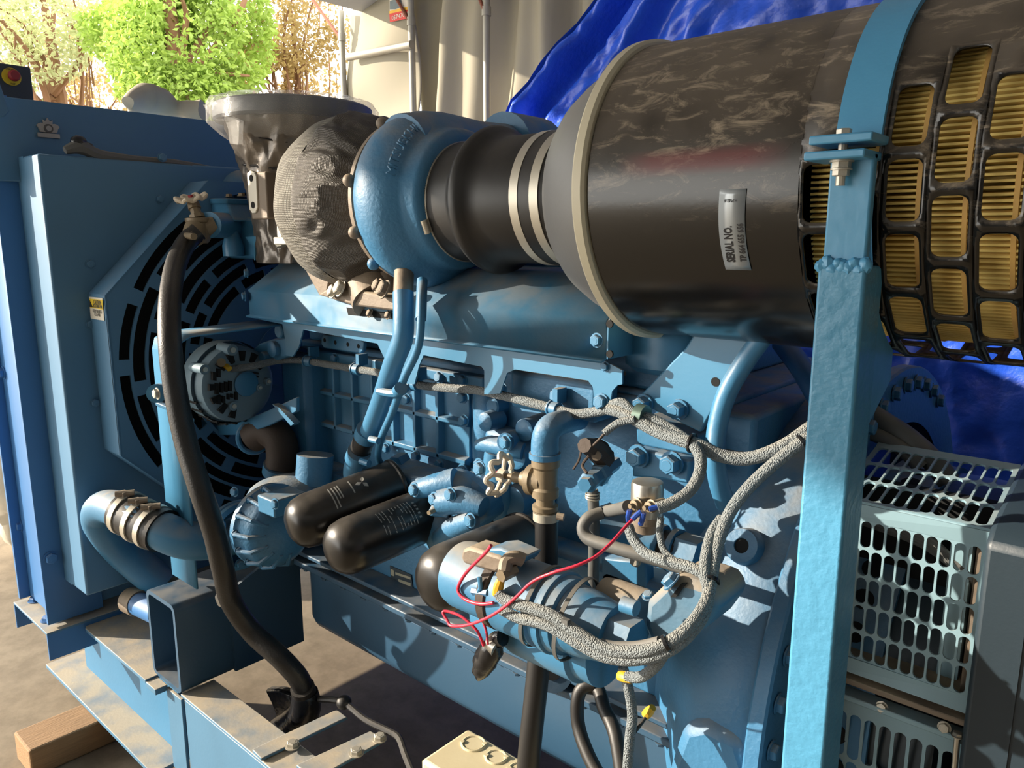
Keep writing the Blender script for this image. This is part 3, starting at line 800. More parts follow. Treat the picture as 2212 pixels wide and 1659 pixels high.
obj('lower_ear', M().box((XS0 - .016, .903, ze - .019), (XS1 + .0, .968, ze - .0095)), 'strap_blue', sp, bevel=.002)
bz = Vector((XS0 + .019, .928, ze + .008))
bolt(sp, bz, Z, .0085, 'zinc')
bolt(sp, bz - Vector((0, 0, .027)), -Z, .0105, 'zinc', 'nut', 1.0)
bolt(sp, bz - Vector((0, 0, .036)), -Z, .0095, 'zinc', 'nut', 1.0)
obj('bolt_shank', M().cyl(bz, bz - Vector((0, 0, .055)), .0052, 10), 'zinc', sp)
zw = at(1840, 575, y=.945).z
obj('side_bar', M().box((XS0 + .002, .938, zw), (XS1, .952, ze - .01)), 'strap_blue', sp, bevel=.003)
wb = M()
for i in range(9):
    wb.ball((XS0 + .002 + i * .0062, .937, zw + .004 * math.sin(i * 2.4)), .008, .0065, .008 + .002 * math.sin(i * 1.7), 14, 10, fn=lambda q, i=i: 1 + .25 * nz3(q.x * 2 + i, q.y * 2, q.z * 2))
obj('weld_bead', wb, 'strap_blue', sp)
PT = at(1845, 600, y=.935).z
obj('post', M().box((XS0 - .001, .932, .36), (XS1 + .003, 1.0, zw)), 'post_blue', sp, bevel=.004)
# saddle under the filter
sad = [rim(XS0, FR + .002, -b) for b in [math.radians(d) for d in range(5, 66, 5)]]
poly = [Vector((XS0 + .012, p.y, p.z)) for p in sad] + [Vector((XS0 + .012, 1.10, 1.36)), Vector((XS0 + .012, 1.0, 1.3)), Vector((XS0 + .012, .99, 1.6))]
obj('saddle', M().prism(poly, (.035, 0, 0)), 'strap_blue', sp, bevel=.002)
# ---- intake hose
hz_ = lambda x0: ax(x0)
ih = thing('intake_hose', 'black rubber intake hose joining turbocharger and air filter', 'hose', (-1.05, FY, FZ - .125))
HX0, HX1 = -1.215, -.85
L_ = HX1 - HX0
hp = [(0, .115), (0, .124), (.085, .124), (.096, .127), (.105, .136), (.114, .145), (.125, .149), (.136, .145), (.145, .136), (.155, .129), (.175, .125), (L_ - .006, .125), (L_, .121), (L_, .11)]
obj('hose_body', M().lathe(ax(HX0), X, hp, 72, caps=False), 'rubber', ih, ang=50)
def clamp(par, x0, wd, r0, screw=None, slots=None, m='zinc'):
    c = obj('hose_clamp', M().lathe(ax(x0), X, [(0, r0), (0, r0 + .0018), (wd, r0 + .0018), (wd, r0)], 72, caps=False), m, par)
    if screw is not None:
        p = rim(x0 + wd / 2, r0 + .007, screw); tdir = Vector((0, math.sin(screw), math.cos(screw)))
        obj('clamp_screw', M().cyl(p - tdir * .012, p + tdir * .016, .0075, 14), m, c)
    if slots:
        mb = M()
        for i in range(slots[2]):
            a = slots[0] + (slots[1] - slots[0]) * i / slots[2]; da = .0016 / r0
            mb.add([rim(x0 + wd * .2, r0 + .0022, a), rim(x0 + wd * .8, r0 + .0022, a + da), rim(x0 + wd * .8, r0 + .0022, a + 2 * da), rim(x0 + wd * .2, r0 + .0022, a + da)], [(0, 1, 2, 3)])
        obj('clamp_slots', mb, 'void_shade', c, ang=0)
    return c
clamp(ih, -1.197, .014, .124, math.radians(-24), (math.radians(-14), math.radians(48), 26))
clamp(ih, -.958, .02, .1255)
clamp(ih, -.91, .02, .1255)
obj('splice_strip', M().lathe(ax(-.94), X, [(0, .1253), (0, .1262), (.03, .1262), (.03, .1253)], 60, caps=False), 'rubber', ih)
obj('band_screw', M().cyl(rim(-.905, .14, 1.45), rim(-.885, .14, 1.45), .008, 12), 'zinc', ih)
# ================================================================== engine block, pan, shield
eb = thing('engine_block', 'blue cast engine block with ribbed side covers', 'engine', (-1.35, 1.6, 0.62))
XL, XRr = -1.98, -.62
obj('crankcase', M().box((-1.86, 1.20, .64), (-.62, 2.0, .90)), 'cast_blue', eb, bevel=.012)
obj('cylinder_block', M().box((XL, 1.285, .88), (XRr, 1.95, 1.25)), 'cast_blue', eb, bevel=.008)
obj('cylinder_head', M().box((XL + .02, 1.30, 1.25), (-.72, 1.9, 1.40)), 'cast_blue', eb, bevel=.008)
obj('front_gear_case', M().box((XL - .02, 1.22, .72), (XL + .12, 1.95, 1.22)), 'cast_blue', eb, bevel=.02)
# rail of bolts along the head joint
HZ = at(800, 775, y=1.27).z
obj('joint_rail', M().box((XL + .02, 1.255, 1.205), (-1.20, 1.30, 1.232)), 'engine_blue', eb, bevel=.004)
for u, v in ((610, 752), (680, 765), (725, 775), (775, 785), (835, 797), (900, 812), (950, 815), (1000, 822), (1085, 1060 - 220)):
    bolt(eb, at(u, v, y=1.255), (0, -1, 0.15), .0125)
# ribbed covers
CY = 1.27
def rib(a, b, h, par, y0=CY, d=.022):
    """flat rib between two pixel points, h px thick"""
    pa, pb = at(*a, y=y0), at(*b, y=y0)
    dv = (pb - pa).normalized(); nv = Vector((-dv.z, 0, dv.x)) * h
    return obj('rib', M().prism([pa - nv, pb - nv, pb + nv, pa + nv], (0, d, 0)), 'engine_blue', par, bevel=.003)
# long cover: plate + ribs
x0, x1 = at(655, 800, y=1.285).x, at(1018, 900, y=1.285).x
zt, zb_ = 1.205, at(960, 985, y=1.285).z
cov = obj('side_cover', M().box((x0, 1.279, zb_), (x1, 1.288, zt)), 'engine_blue', eb, bevel=.003)
zm = at(905, 893, y=CY).z
nr = 9
for i in range(nr):
    xx = x1 - .012 - i * (x1 - x0 - .02) / (nr - 1)
    if i == 0: continue
    wv_ = .0075
    obj('rib', M().prism([(xx - wv_ * .7, CY - .008, zb_), (xx + wv_ * .7, CY - .008, zb_), (xx + wv_ * 1.5, CY + .012, zb_), (xx - wv_ * 1.5, CY + .012, zb_)], (0, 0, zt - zb_)), 'engine_blue', cov, bevel=.002)
for zz, hh in ((zm, .009), (zb_ + .006, .010), (zt - .008, .009)):
    obj('rib', M().prism([(x0, CY - .008, zz - hh * .6), (x0, CY - .008, zz + hh * .6), (x0, CY + .012, zz + hh * 1.2), (x0, CY + .012, zz - hh * 1.2)], (x1 - x0, 0, 0)), 'engine_blue', cov, bevel=.002)
for u, v in ((835, 968), (900, 985), (950, 1002), (1000, 1015), (880, 862), (1000, 858), (1003, 908)):
    bolt(eb, at(u, v, y=1.262), (0, -1, 0), .0125)
# small lug plate with four holes, above the joint
pl_ = obj('lug_plate', M().prism(poly_y([(694, 728), (698, 722), (778, 732), (786, 740), (784, 758), (778, 764), (700, 752), (693, 744)], 1.235), (0, .012, 0)), 'engine_blue', eb, bevel=.003)
for u, v in ((701, 735), (724, 740), (751, 744), (774, 748)):
    p = at(u, v, y=1.2345); obj('hole', M().cyl(p, p + Vector((0, .004, 0)), .006, 12), 'void_shade', pl_)
# column of cast pillars to the right of the cover
for u0, u1, v0, v1, yy in ((1020, 1060, 840, 1045, 1.26),):
    a = at(u0, v0, y=yy); b = at(u1, v1, y=yy)
    obj('pillar', M().lathe(((a.x + b.x) / 2, yy + .03, b.z), Z, [(0, .036), (.01, .04), (a.z - b.z - .015, .04), (a.z - b.z, .036)], 24), 'cast_blue', eb)
    obj('pillar_plug', M().lathe(((a.x + b.x) / 2, yy + .03, a.z), Z, [(0, .030), (.01, .030), (.012, .022), (.004, .020)], 24), 'tan_steel', eb)
# cast lumps of the injection pump drive between pillar and valve
inj = thing('injection_pump', 'blue cast injection pump body with round bosses behind the red handled valve', 'pump', at(1090, 1060, y=1.25))
obj('pump_body', M().box((at(1040, 950, y=1.25).x, 1.25, .90), (at(1150, 950, y=1.25).x + .05, 1.34, 1.12)), 'cast_blue', inj, bevel=.02)
def bossy(par, u, v, y, r, d, m='cast_blue', nm='boss', n=(0, -1, 0)):
    p = at(u, v, y=y); n = Vector(n).normalized()
    return obj(nm, M().lathe(p + n * 0, -n, [(0, r * .8), (0.003, r), (d, r * 1.15)], 22), m, par)
for u, v, y, r, d in ((1045, 912, 1.22, .022, .05), (1062, 878, 1.25, .02, .04), (1130, 930, 1.2, .024, .08), (1110, 985, 1.2, .03, .06), (1105, 1085, 1.2, .035, .06)):
    bossy(inj, u, v, y, r, d)
obj('lever_bar', M().tube(T([(1032, 962, 1.19), (1060, 960, 1.19), (1100, 968, 1.19), (1130, 975, 1.20)]), [.012, .020, .021, .018], 14, smooth=4), 'cast_blue', inj)
obj('fuel_pipe', M().tube(T([(1072, 975, 1.2), (1070, 1010, 1.2), (1085, 1070, 1.2), (1080, 1110, 1.22)]), .026, 14, smooth=4), 'engine_blue', inj)
bolt(inj, at(1095, 955, y=1.16), (-.2, -1, 0), .014); bolt(inj, at(1036, 1003, y=1.19), (0, -1, 0), .012)
obj('boss_stub', M().cyl(at(1092, 955, y=1.165), at(1130, 942, y=1.26), .02, 16), 'cast_blue', inj)
# three-armed lower housing beside the oil filters
oc = thing('oil_cooler_cover', 'blue three-armed oil cooler cover behind the oil filters', 'cover', at(960, 1110, y=1.12))
obj('body', M().prism(poly_y([(905, 1050), (950, 1030), (1005, 1035), (1050, 1075), (1050, 1120), (1010, 1150), (975, 1195), (945, 1165), (915, 1120)], 1.13), (0, .08, 0)), 'cast_blue', oc, bevel=.015)
obj('arm', M().tube(T([(898, 1058, 1.09), (940, 1048, 1.1), (985, 1040, 1.12)]), [.02, .026, .03], 14, smooth=3), 'cast_blue', oc)
obj('arm', M().tube(T([(955, 1085, 1.09), (1000, 1080, 1.1), (1045, 1095, 1.11)]), [.03, .03, .022], 14, smooth=3), 'cast_blue', oc)
obj('arm', M().tube(T([(1020, 1125, 1.09), (985, 1140, 1.1), (955, 1165, 1.11)]), [.02, .026, .026], 14, smooth=3), 'cast_blue', oc)
obj('dome', M().ball(at(985, 1052, y=1.14), .06, .055, .04, 24, 16), 'cast_blue', oc)
obj('lower_web', M().ball(at(960, 1150, y=1.14), .045, .045, .06, 24, 16), 'cast_blue', oc)
obj('sensor', M().tube(T([(930, 1108, 1.06), (940, 1103, 1.08), (955, 1096, 1.10)]), [.006, .014, .024], 12), 'engine_blue', oc)
obj('sensor_tip', M().cyl(at(926, 1108, y=1.05), at(938, 1103, y=1.07), .005, 10), 'brass', oc)
for u, v in ((897, 1058), (975, 1068), (1018, 1124), (1038, 1012), (940, 1078)):
    bolt(oc, at(u, v, y=1.075), (-.1, -1, 0.1), .013)
# data plate
dp = thing('data_plate', 'small engraved data plate on the dark crankcase side', 'plate', at(868, 1258, y=1.197))
def dq(pts, off, m, nm): return obj(nm, M().prism([at(u, v, y=1.197 - off) for u, v in pts], (0, .002, 0)), m, dp, ang=0)
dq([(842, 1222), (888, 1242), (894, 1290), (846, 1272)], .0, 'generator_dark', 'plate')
for pts in ([(844, 1229), (851, 1232), (851, 1245), (844, 1242)], [(854, 1236), (887, 1247), (887, 1252), (854, 1241)],
            [(860, 1251), (887, 1260), (887, 1267), (860, 1257)], [(851, 1257), (862, 1261), (863, 1267), (852, 1263)],
            [(852, 1266), (863, 1270), (863, 1276), (852, 1272)], [(878, 1267), (890, 1271), (890, 1277), (879, 1273)], [(879, 1276), (890, 1280), (891, 1287), (879, 1283)]):
    dq(pts, .001, 'plate_print', 'printed_field')
# ---- oil pan
op = thing('oil_pan', 'blue oil pan under the engine with shade darkened into its colour', 'oil pan', (-1.2, 1.5, 0.42))
zp0, zp1 = .425, .632
mp = M()
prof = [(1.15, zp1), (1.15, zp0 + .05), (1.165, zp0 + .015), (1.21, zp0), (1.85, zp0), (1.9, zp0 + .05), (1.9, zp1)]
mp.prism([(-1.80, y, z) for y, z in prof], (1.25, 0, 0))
obj('sump', mp, 'pan_shaded_blue', op, bevel=.02)
obj('sump_flange', M().box((-1.83, 1.125, .632), (-.58, 1.95, .648)), 'pan_shaded_blue', op, bevel=.003)
obj('sump_rib', M().box((-1.83, 1.135, .66), (-.58, 1.2, .672)), 'pan_shaded_blue', op, bevel=.003)
for i in range(14):
    bolt(op, Vector((-1.78 + i * .088, 1.135, .632)), (0, 0, -1), .009, 'pan_shaded_blue')
obj('drain_boss', M().cyl(at(1195, 1452, y=1.12), at(1195, 1452, y=1.2), .04, 24), 'pan_shaded_blue', op)
obj('drain_hole', M().cyl(at(1193, 1450, y=1.118), at(1193, 1450, y=1.13), .018, 20), 'void_shade', op)
# ---- exhaust heat shield
hs = thing('heat_shield', 'long folded blue sheet heat shield below the turbocharger', 'heat shield', (-1.35, 1.15, 1.28))
SL, SR = -2.0, -.775
yT, zT = 1.24, 1.55 + 1.24 * math.tan(math.radians(-3.35))
yC, zC = 1.13, 1.55 + 1.13 * math.tan(math.radians(-7.4))
zL = 1.55 + 1.13 * math.tan(math.radians(-10.8))
def sheet(name, prof, xa, xb, par, m='sheet_blue', th=.004, bev=.0015):
    mb = M(); vs = []
    for x_ in (xa, xb): vs += [Vector((x_, y, z)) for y, z in prof]
    n_ = len(prof); mb.add(vs, [(i, i + 1, i + 1 + n_, i + n_) for i in range(n_ - 1)])
    return obj(name, mb, m, par, ang=20, solid=th)
sheet('upper_sheet', [(1.5, zT + .004), (yT, zT), (yC, zC), (yC, zL), (yC - .014, zL - .004)], SL + .015, SR, hs)
obj('left_end', M().prism([(SL + .015, yT, zT), (SL + .015, yC, zC), (SL + .015, yC, zL), (SL + .015, 1.4, zL), (SL + .015, 1.4, zT)], (.004, 0, 0)), 'sheet_blue', hs)
obj('right_end', M().prism([(SR, yT, zT), (SR, yC, zC), (SR, yC, zL), (SR, 1.4, zL), (SR, 1.4, zT)], (.004, 0, 0)), 'sheet_blue', hs)
# skirt with legs and openings (outline taken on the plane of the skirt)
yK = 1.15
skirt = [(546, 679), (800, 715), (1100, 757), (1318, 786), (1344, 800), (1344, 830), (1334, 832), (1322, 845), (1318, 870), (1286, 868),
         (1280, 835), (1270, 822), (1112, 798), (1095, 806), (1080, 850), (1046, 852), (1046, 800), (1040, 792), (915, 767), (905, 790), (895, 830), (862, 828), (838, 790), (815, 742), (655, 712), (645, 750), (632, 770), (618, 768), (616, 735), (610, 700), (560, 690)]
obj('skirt', M().prism(poly_y(skirt, yK), (0, .004, 0)), 'sheet_blue', hs)
for u, v in ((1290, 735), (535, 590), (530, 640)):
    bolt(hs, at(u, v, y=yC - .002) if u > 1000 else at(u, v, x=SL + .013), (0, -1, 0) if u > 1000 else (-.4, -1, 0), .011)
for u, v in ((1316, 700), (1316, 765)):
    p = at(u, v, y=yC - .003); obj('notch', M().cyl(p, p + Y * .004, .007, 12), 'void_shade', hs)
bolt(hs, at(1299, 868, y=yK - .002), (0, -1, .1), .013); bolt(hs, at(1308, 792, y=yK), (0, -1, 0), .008)
# head castings seen through the openings
obj('exhaust_port', M().box((at(1100, 830, y=1.2).x, 1.2, 1.19), (at(1290, 860, y=1.2).x, 1.28, 1.275)), 'cast_blue', eb, bevel=.012)
obj('port_gasket', M().box((at(1100, 830, y=1.2).x, 1.195, 1.275), (at(1290, 860, y=1.2).x, 1.30, 1.282)), 'tan_steel', eb)
bolt(eb, at(1205, 855, y=1.19), (0, -1, .1), .014)
for x_ in (-1.75, -1.55, -1.35, -1.15):
    obj('rocker_cover', M().box((x_ - .08, 1.42, 1.40), (x_ + .08, 1.8, 1.54)), 'engine_blue', eb, bevel=.012)
for u, v in ((1005, 578), (1075, 582), (1150, 585), (1205, 580)):
    p = at(u, v, y=1.42); obj('injector_stub', M().box((p.x - .02, 1.40, 1.40), (p.x + .02, 1.46, p.z + .012)), 'engine_blue', eb, bevel=.004)
# rear tank shape right of the shield, under the filter
obj('rear_manifold', M().lathe((SR + .05, 1.30, 1.30), Z, [(0, .085), (.012, .1), (.14, .1), (.16, .09)], 28), 'engine_blue', eb)
# ---- big angled bracket plate and lower bracket on the flywheel end
bp_ = thing('engine_bracket', 'wide blue steel bracket plate with two bolts below the air filter', 'bracket', at(1450, 890, y=1.19))
obj('plate', M().prism(poly_y([(1376, 868), (1384, 852), (1480, 752), (1500, 720), (1640, 720), (1612, 770), (1560, 850), (1512, 934)], 1.19), (0, .014, 0)), 'sheet_blue', bp_, bevel=.003)
for u, v in ((1393, 872), (1468, 884)): bolt(bp_, at(u, v, y=1.189), (0, -1, 0), .015, L=1.8)
p = at(1545, 825, y=1.189); obj('hole', M().cyl(p, p + Y * .003, .008, 14), 'void_shade', bp_)
lb_ = thing('lifting_bracket', 'thick blue block with two large bolts above the silver solenoid', 'bracket', at(1430, 1020, y=1.17))
obj('upper_face', M().prism(poly_y([(1372, 905), (1495, 945), (1498, 985), (1376, 960)], 1.19), (0, .1, 0)), 'engine_blue', lb_, bevel=.004)
obj('lower_face', M().prism(poly_y([(1374, 968), (1492, 996), (1486, 1046), (1430, 1035), (1365, 1030), (1368, 975)], 1.165), (0, .12, 0)), 'engine_blue', lb_, bevel=.004)
for u, v in ((1380, 985), (1453, 1000)): bolt(lb_, at(u, v, y=1.16), (0, -1, 0), .0175, L=1.4)
# right-hand block wall behind these
obj('block_end', M().box((-1.0, 1.27, .70), (-.55, 1.9, 1.24)), 'cast_blue', eb, bevel=.01)
# ---- flywheel housing
BY, BZ, BR = 1.67, .67, .62
fw = thing('flywheel_housing', 'massive blue cast flywheel housing with a round boss at the right', 'housing', (-.5, BY, .1))
def cx_(x): return Vector((x, BY, BZ))
def bmod(t, a): return 1.0
obj('bell', M().lathe(cx_(-.74), X, [(0, .40), (.01, .44), (.05, .47), (.10, .52), (.16, .575), (.22, .60), (.29, .605), (.30, .60)], 96, caps=False), 'cast_blue', fw, ang=50)
obj('flange', M().lathe(cx_(-.445), X, [(0, .55), (0, BR - .004), (.004, BR), (.026, BR), (.03, BR - .004), (.03, .5)], 96, caps=False), 'cast_blue', fw)
obj('adapter_ring', M().lathe(cx_(-.415), X, [(0, .42), (.10, .42), (.10, .3)], 96, caps=False), 'cast_blue', fw)
for i in range(26):
    a = math.radians(60 + i * 7.5); d = Vector((0, math.cos(a), math.sin(a)))
    bolt(fw, cx_(-.413) + d * .585, X, .014)
for i in range(16):
    a = math.radians(62 + i * 8); d = Vector((0, math.cos(a), math.sin(a))); p = cx_(-.365) + d * .4205
    o = M().lathe(p, d, [(0, .018), (.0012, .018)], 16)
    obj('vent_hole', o, 'void_shade', fw)
p = hitcyl(1612, 1182, BY, BZ, .60); nb = Vector((0, p.y - BY, p.z - BZ)).normalized(); nb = (nb + Vector((0, -.5, 0))).normalized()
obj('boss', M().lathe(p - nb * .01, nb, [(0, .034), (.03, .030), (.033, .028), (.033, .013), (.02, .012)], 28, caps=False), 'cast_blue', fw)
obj('boss_bore', M().cyl(p + nb * .012, p + nb * .02, .0125, 16), 'void_shade', fw)
ft = [(1440, 1659), (1452, 1620), (1470, 1570), (1520, 1560), (1600, 1600), (1625, 1680), (1560, 1760), (1440, 1740)]
obj('foot', M().prism(poly_y(ft, 1.06), (0, .16, 0)), 'cast_blue', fw, bevel=.02)
# ================================================================== turbocharger and exhaust
tb = thing('turbocharger', 'blue turbocharger compressor with quilted silver turbine blanket', 'turbocharger', (-1.5, FY, 1.4))
TZ = FZ + .006
def tx(x): return Vector((x, FY, TZ))
obj('compressor_housing', M().lathe(tx(-1.352), X, [(0, .13), (.0, .172), (.012, .186), (.03, .190), (.05, .192), (.07, .189), (.09, .180), (.107, .167), (.117, .157), (.123, .151), (.15, .147), (.158, .142), (.165, .13), (.165, .1)], 80, caps=False,
    fn=lambda t, a: 1.0), 'cast_blue', tb, ang=60)
obj('compressor_back', M().lathe(tx(-1.375), X, [(0, .11), (0, .165), (.006, .178), (.02, .180), (.026, .17)], 64, caps=False), 'tan_steel', tb)
for d in (12, 62, 112, 162, 212, 262, 312, -22):
    a = math.radians(d); n_ = Vector((0, -math.cos(a), math.sin(a)))
    q_ = tx(-1.36) + n_ * .184
    obj('flange_lug', M().ball(q_, .014, .014, .014, 12, 8), 'tan_steel' if d in (12, 62, -22) else 'cast_blue', tb)
# outlet scroll leaving towards the back
obj('compressor_outlet', M().tube([(-1.30, 1.12, TZ + .10), (-1.305, 1.22, TZ + .114), (-1.315, 1.36, TZ + .122), (-1.325, 1.5, TZ + .13), (-1.33, 1.64, TZ + .13)], [.078, .08, .068, .066, .066], 24, smooth=5), 'cast_blue', tb)
obj('outlet_collar', M().tube([(-1.325, 1.46, TZ + .13), (-1.33, 1.60, TZ + .13)], .094, 24), 'cast_blue', tb)
def arc_text(lx, ly, lz):
    a = math.radians(36) + lx / .172
    rr = .172 + ly; xx = -1.352 + .121 - (rr - .155) * .72 + .002
    return tx(xx) + Vector((0, -math.cos(a) * rr, math.sin(a) * rr)) + X * max(lz, 0)
text(tb, 'MITSUBISHI', None, Y, Z, .022, 'cast_blue', .004, name='cast_lettering', fit=.125, bend=arc_text)
# centre bearing housing (dark) and blanket
obj('bearing_housing', M().lathe(tx(-1.5), X, [(0, .10), (.02, .13), (.06, .12), (.12, .13)], 40, caps=False), 'tan_steel', tb)
def quilt(t, a):
    c_, s_ = math.cos(a), math.sin(a)
    g = abs(nz3(c_ * 2.6, s_ * 2.6, t * 7)) * .16 + abs(nz3(c_ * 6 + 3, s_ * 6, t * 22)) * .06
    k = min(1, t / .03) * min(1, max(0, .175 - t) / .03)
    return 1 + k * (.05 - g)
BX = -1.66
obj('blanket_face', M().lathe(tx(BX + .11), X, [(0, .198)] + [(i * .008, [.198, .204, .206, .207, .207, .206, .205, .203, .201, .198, .195, .191, .187, .182, .177, .172, .166, .160, .153, .146, .138, .130][i]) for i in range(1, 22)] + [(.172, .128), (.165, .115)], 220, caps=False, fn=quilt), 'blanket', tb, ang=80)
obj('blanket_band', M().lathe(tx(BX + .012), X, [(0, .165), (.012, .192), (.04, .203), (.08, .207), (.11, .202)], 120, caps=False, fn=lambda t, a: 1 + .012 * math.sin(a * 9)), 'weave', tb, ang=60)
obj('blanket_back', M().lathe(tx(BX), X, [(0, .09), (.004, .14), (.014, .17)], 80, caps=True), 'blanket', tb, ang=60)
obj('drawstring', M().lathe(tx(BX + .285), X, [(-.004, .124), (0, .129), (.004, .124)], 60, caps=False), 'tape_black', tb)
weave_nodes('weave', 0.0, TZ - 1.4, 900.0, 160.0, 0.9, (84, 80, 74))
weave_nodes('blanket', 0.0, TZ - 1.4, 1150.0, 210.0, 0.5, (62, 58, 54))
# ---- wrapped exhaust outlet
eo = thing('exhaust_outlet', 'tapered exhaust outlet wrapped in grey foil with film over its flange', 'exhaust', (-1.95, 1.3, 1.45))
ec_ = at(612, 235, x=-1.9); zt_ = 1.905
EO = Vector((-1.90, 1.25, 0))
def crumple(t, a): return 1 - .14 * abs(nz3(math.cos(a) * 3, math.sin(a) * 3, t * 16)) - .07 * abs(nz3(math.cos(a) * 7, math.sin(a) * 7, t * 44)) + .05
obj('wrapped_cone', M().lathe(Vector((EO.x, EO.y, 1.48)), Z, [(i * .0125, .118 + .068 * (i / 30) ** 2.2) for i in range(31)], 160, fn=crumple), 'foil', eo, ang=80)
obj('flange', M().lathe(Vector((EO.x, EO.y, 1.852)), Z, [(0, .17), (0, .205), (.006, .21), (.04, .21), (.046, .2), (.046, .1)], 60, caps=False), 'dark_box', eo)
obj('film_cover', M().lathe(Vector((EO.x, EO.y, 1.80)), Z, [(0, .16), (.02, .19), (.045, .222), (.09, .224), (.105, .214), (.112, .12), (.112, .01)], 90, caps=False, fn=lambda t, a: 1 + .05 * nz3(math.cos(a) * 6, math.sin(a) * 6, t * 30) + .025 * nz3(math.cos(a) * 16, math.sin(a) * 16, t * 60)), 'film', eo, ang=60)
for z_ in (1.79, 1.72, 1.69, 1.64):
    obj('tie_wire', M().torus(Vector((EO.x, EO.y, z_ + .0)), Vector((.12, .1, 1)), .128 + (z_ - 1.64) * .22, .0028, 48, 6), 'tape_black', eo)
pb = at(545, 415, y=1.10)
lug = obj('lug_bracket', M().prism([at(u, v, y=1.10) for u, v in [(533, 374), (540, 368), (549, 372), (553, 380), (556, 448), (552, 460), (545, 462), (538, 452)]], (0, .012, 0)), 'zinc', eo, bevel=.002)
for u, v in ((542, 385), (546, 443)):
    p = at(u, v, y=1.099); obj('hole', M().cyl(p, p + Y * .003, .009, 14), 'void_shade', lug)
obj('lug_stem', M().box((pb.x - .02, 1.105, pb.z - .07), (pb.x + .06, 1.2, pb.z + .05)), 'tan_steel', eo, bevel=.004)
tl_ = M()
for i in range(2):
    pts = [[(478, 250), (515, 262), (520, 300), (512, 314), (498, 308), (490, 280)], [(440, 225), (500, 235), (505, 262), (470, 258), (448, 245)]][i]
    tl_.prism([at(u, v, y=1.04 + .02 * i) for u, v in pts], (0, .01, 0))
for v in tl_.v: v += Vector((1, 1, 1)) * .008 * nz3(v.x * 30, v.y * 30, v.z * 30)
obj('film_tail', tl_, 'film', eo, ang=80)
# ---- turbine foot on the manifold
mf = thing('exhaust_manifold', 'bare tan steel exhaust manifold foot with bolted flange under the turbocharger', 'manifold', at(760, 660, y=1.12))
obj('gusset', M().prism(poly_y([(632, 535), (690, 640), (705, 635), (712, 600), (700, 560), (660, 545)], 1.13), (0, .04, 0)), 'tan_steel', mf, bevel=.004)
obj('bracket_tab', M().box((at(590, 520, y=1.1).x, 1.1, at(590, 520, y=1.1).z - .01), (at(625, 520, y=1.1).x, 1.16, at(590, 512, y=1.1).z)), 'zinc', mf, bevel=.003)
obj('tab_stem', M().box((at(598, 500, y=1.12).x, 1.12, at(600, 520, y=1.12).z), (at(608, 500, y=1.12).x, 1.14, at(600, 475, y=1.12).z)), 'zinc', mf, bevel=.002)
obj('tab_nut', M().cyl(at(606, 522, y=1.13), at(608, 533, y=1.13), .014, 6), 'zinc', mf)
obj('foot_flange', M().prism(poly_y([(686, 637), (715, 618), (850, 640), (858, 664), (850, 672), (760, 660)], 1.10), (0, .14, 0)), 'tan_steel', mf, bevel=.005)
obj('riser', M().tube(T([(760, 560, 1.2), (790, 595, 1.17), (815, 650, 1.15)]), [.075, .062, .06], 24, smooth=4), 'tan_steel', mf)
obj('side_pipe', M().tube(T([(842, 560, 1.2), (838, 620, 1.17), (835, 655, 1.15)]), [.04, .034, .036], 20, smooth=4), 'tan_steel', mf)
obj('slot_shade', M().prism(poly_y([(748, 664), (850, 676), (850, 690), (752, 680)], 1.128), (0, .004, 0)), 'void_shade', mf)  # dark strip standing in for shade in the flange slot
for u, v, r_ in ((737, 624, .017), (722, 630, .015), (832, 626, .018), (818, 618, .014), (800, 677, .009), (840, 681, .009)):
    bolt(mf, at(u, v, y=1.095 if r_ > .01 else 1.12), (-.3, -1, .5), r_, 'zinc' if u < 800 else 'tan_steel')
# ---- oil drain pipe (thick) and oil feed pipe (thin) below the compressor
dr = thing('oil_drain_pipe', 'thick blue oil drain pipe bending down from the compressor', 'pipe', at(875, 700, y=1.06))
obj('bare_stub', M().cyl(at(873, 585, y=1.10), at(871, 638, y=1.075), .0215, 20), 'tan_steel', dr)
obj('pipe', M().tube(T([(871, 632, 1.075), (872, 690, 1.06), (869, 735, 1.055), (850, 785, 1.06), (822, 870, 1.08), (797, 935, 1.1)]), .0225, 18, smooth=5), 'engine_blue', dr)
obj('joint_hose', M().cyl(at(794, 930, y=1.10), at(771, 992, y=1.115), .026, 20), 'rubber', dr)
obj('elbow', M().tube(T([(772, 985, 1.115), (762, 1012, 1.12), (766, 1036, 1.125), (790, 1045, 1.14), (825, 1036, 1.2)]), .0235, 18, smooth=5), 'engine_blue', dr)
for u0, v0, u1, v1 in ((796, 928, 790, 944), (776, 976, 770, 992)):
    c = obj('hose_clamp', M().cyl(at(u0, v0, y=1.10), at(u1, v1, y=1.105), .029, 24), 'engine_blue', dr)
    p = at(u1 + 10, v1 + 4, y=1.075); obj('clamp_screw', M().cyl(p, p + Vector((.03, 0, .0)), .008, 10), 'engine_blue', c)
obj('strap_clip', M().tube(T([(818, 845, 1.05), (850, 850, 1.05), (870, 845, 1.05), (880, 836, 1.06)]), .009, 8, smooth=3), 'engine_blue', dr)
fe_ = thing('oil_feed_pipe', 'thin blue oil feed pipe beside the thick drain pipe', 'pipe', at(910, 700, y=1.05))
obj('pipe', M().tube(T([(912, 606, 1.1), (910, 640, 1.06), (908, 720, 1.045), (898, 765, 1.045), (872, 820, 1.05), (850, 885, 1.07), (826, 940, 1.09), (817, 975, 1.11), (820, 998, 1.13), (838, 1008, 1.16), (862, 1000, 1.2)]), .0085, 12, smooth=5), 'engine_blue', fe_)
obj('upper_sleeve', M().cyl(at(912, 605, y=1.1), at(909, 690, y=1.05), .0115, 14), 'engine_blue', fe_)
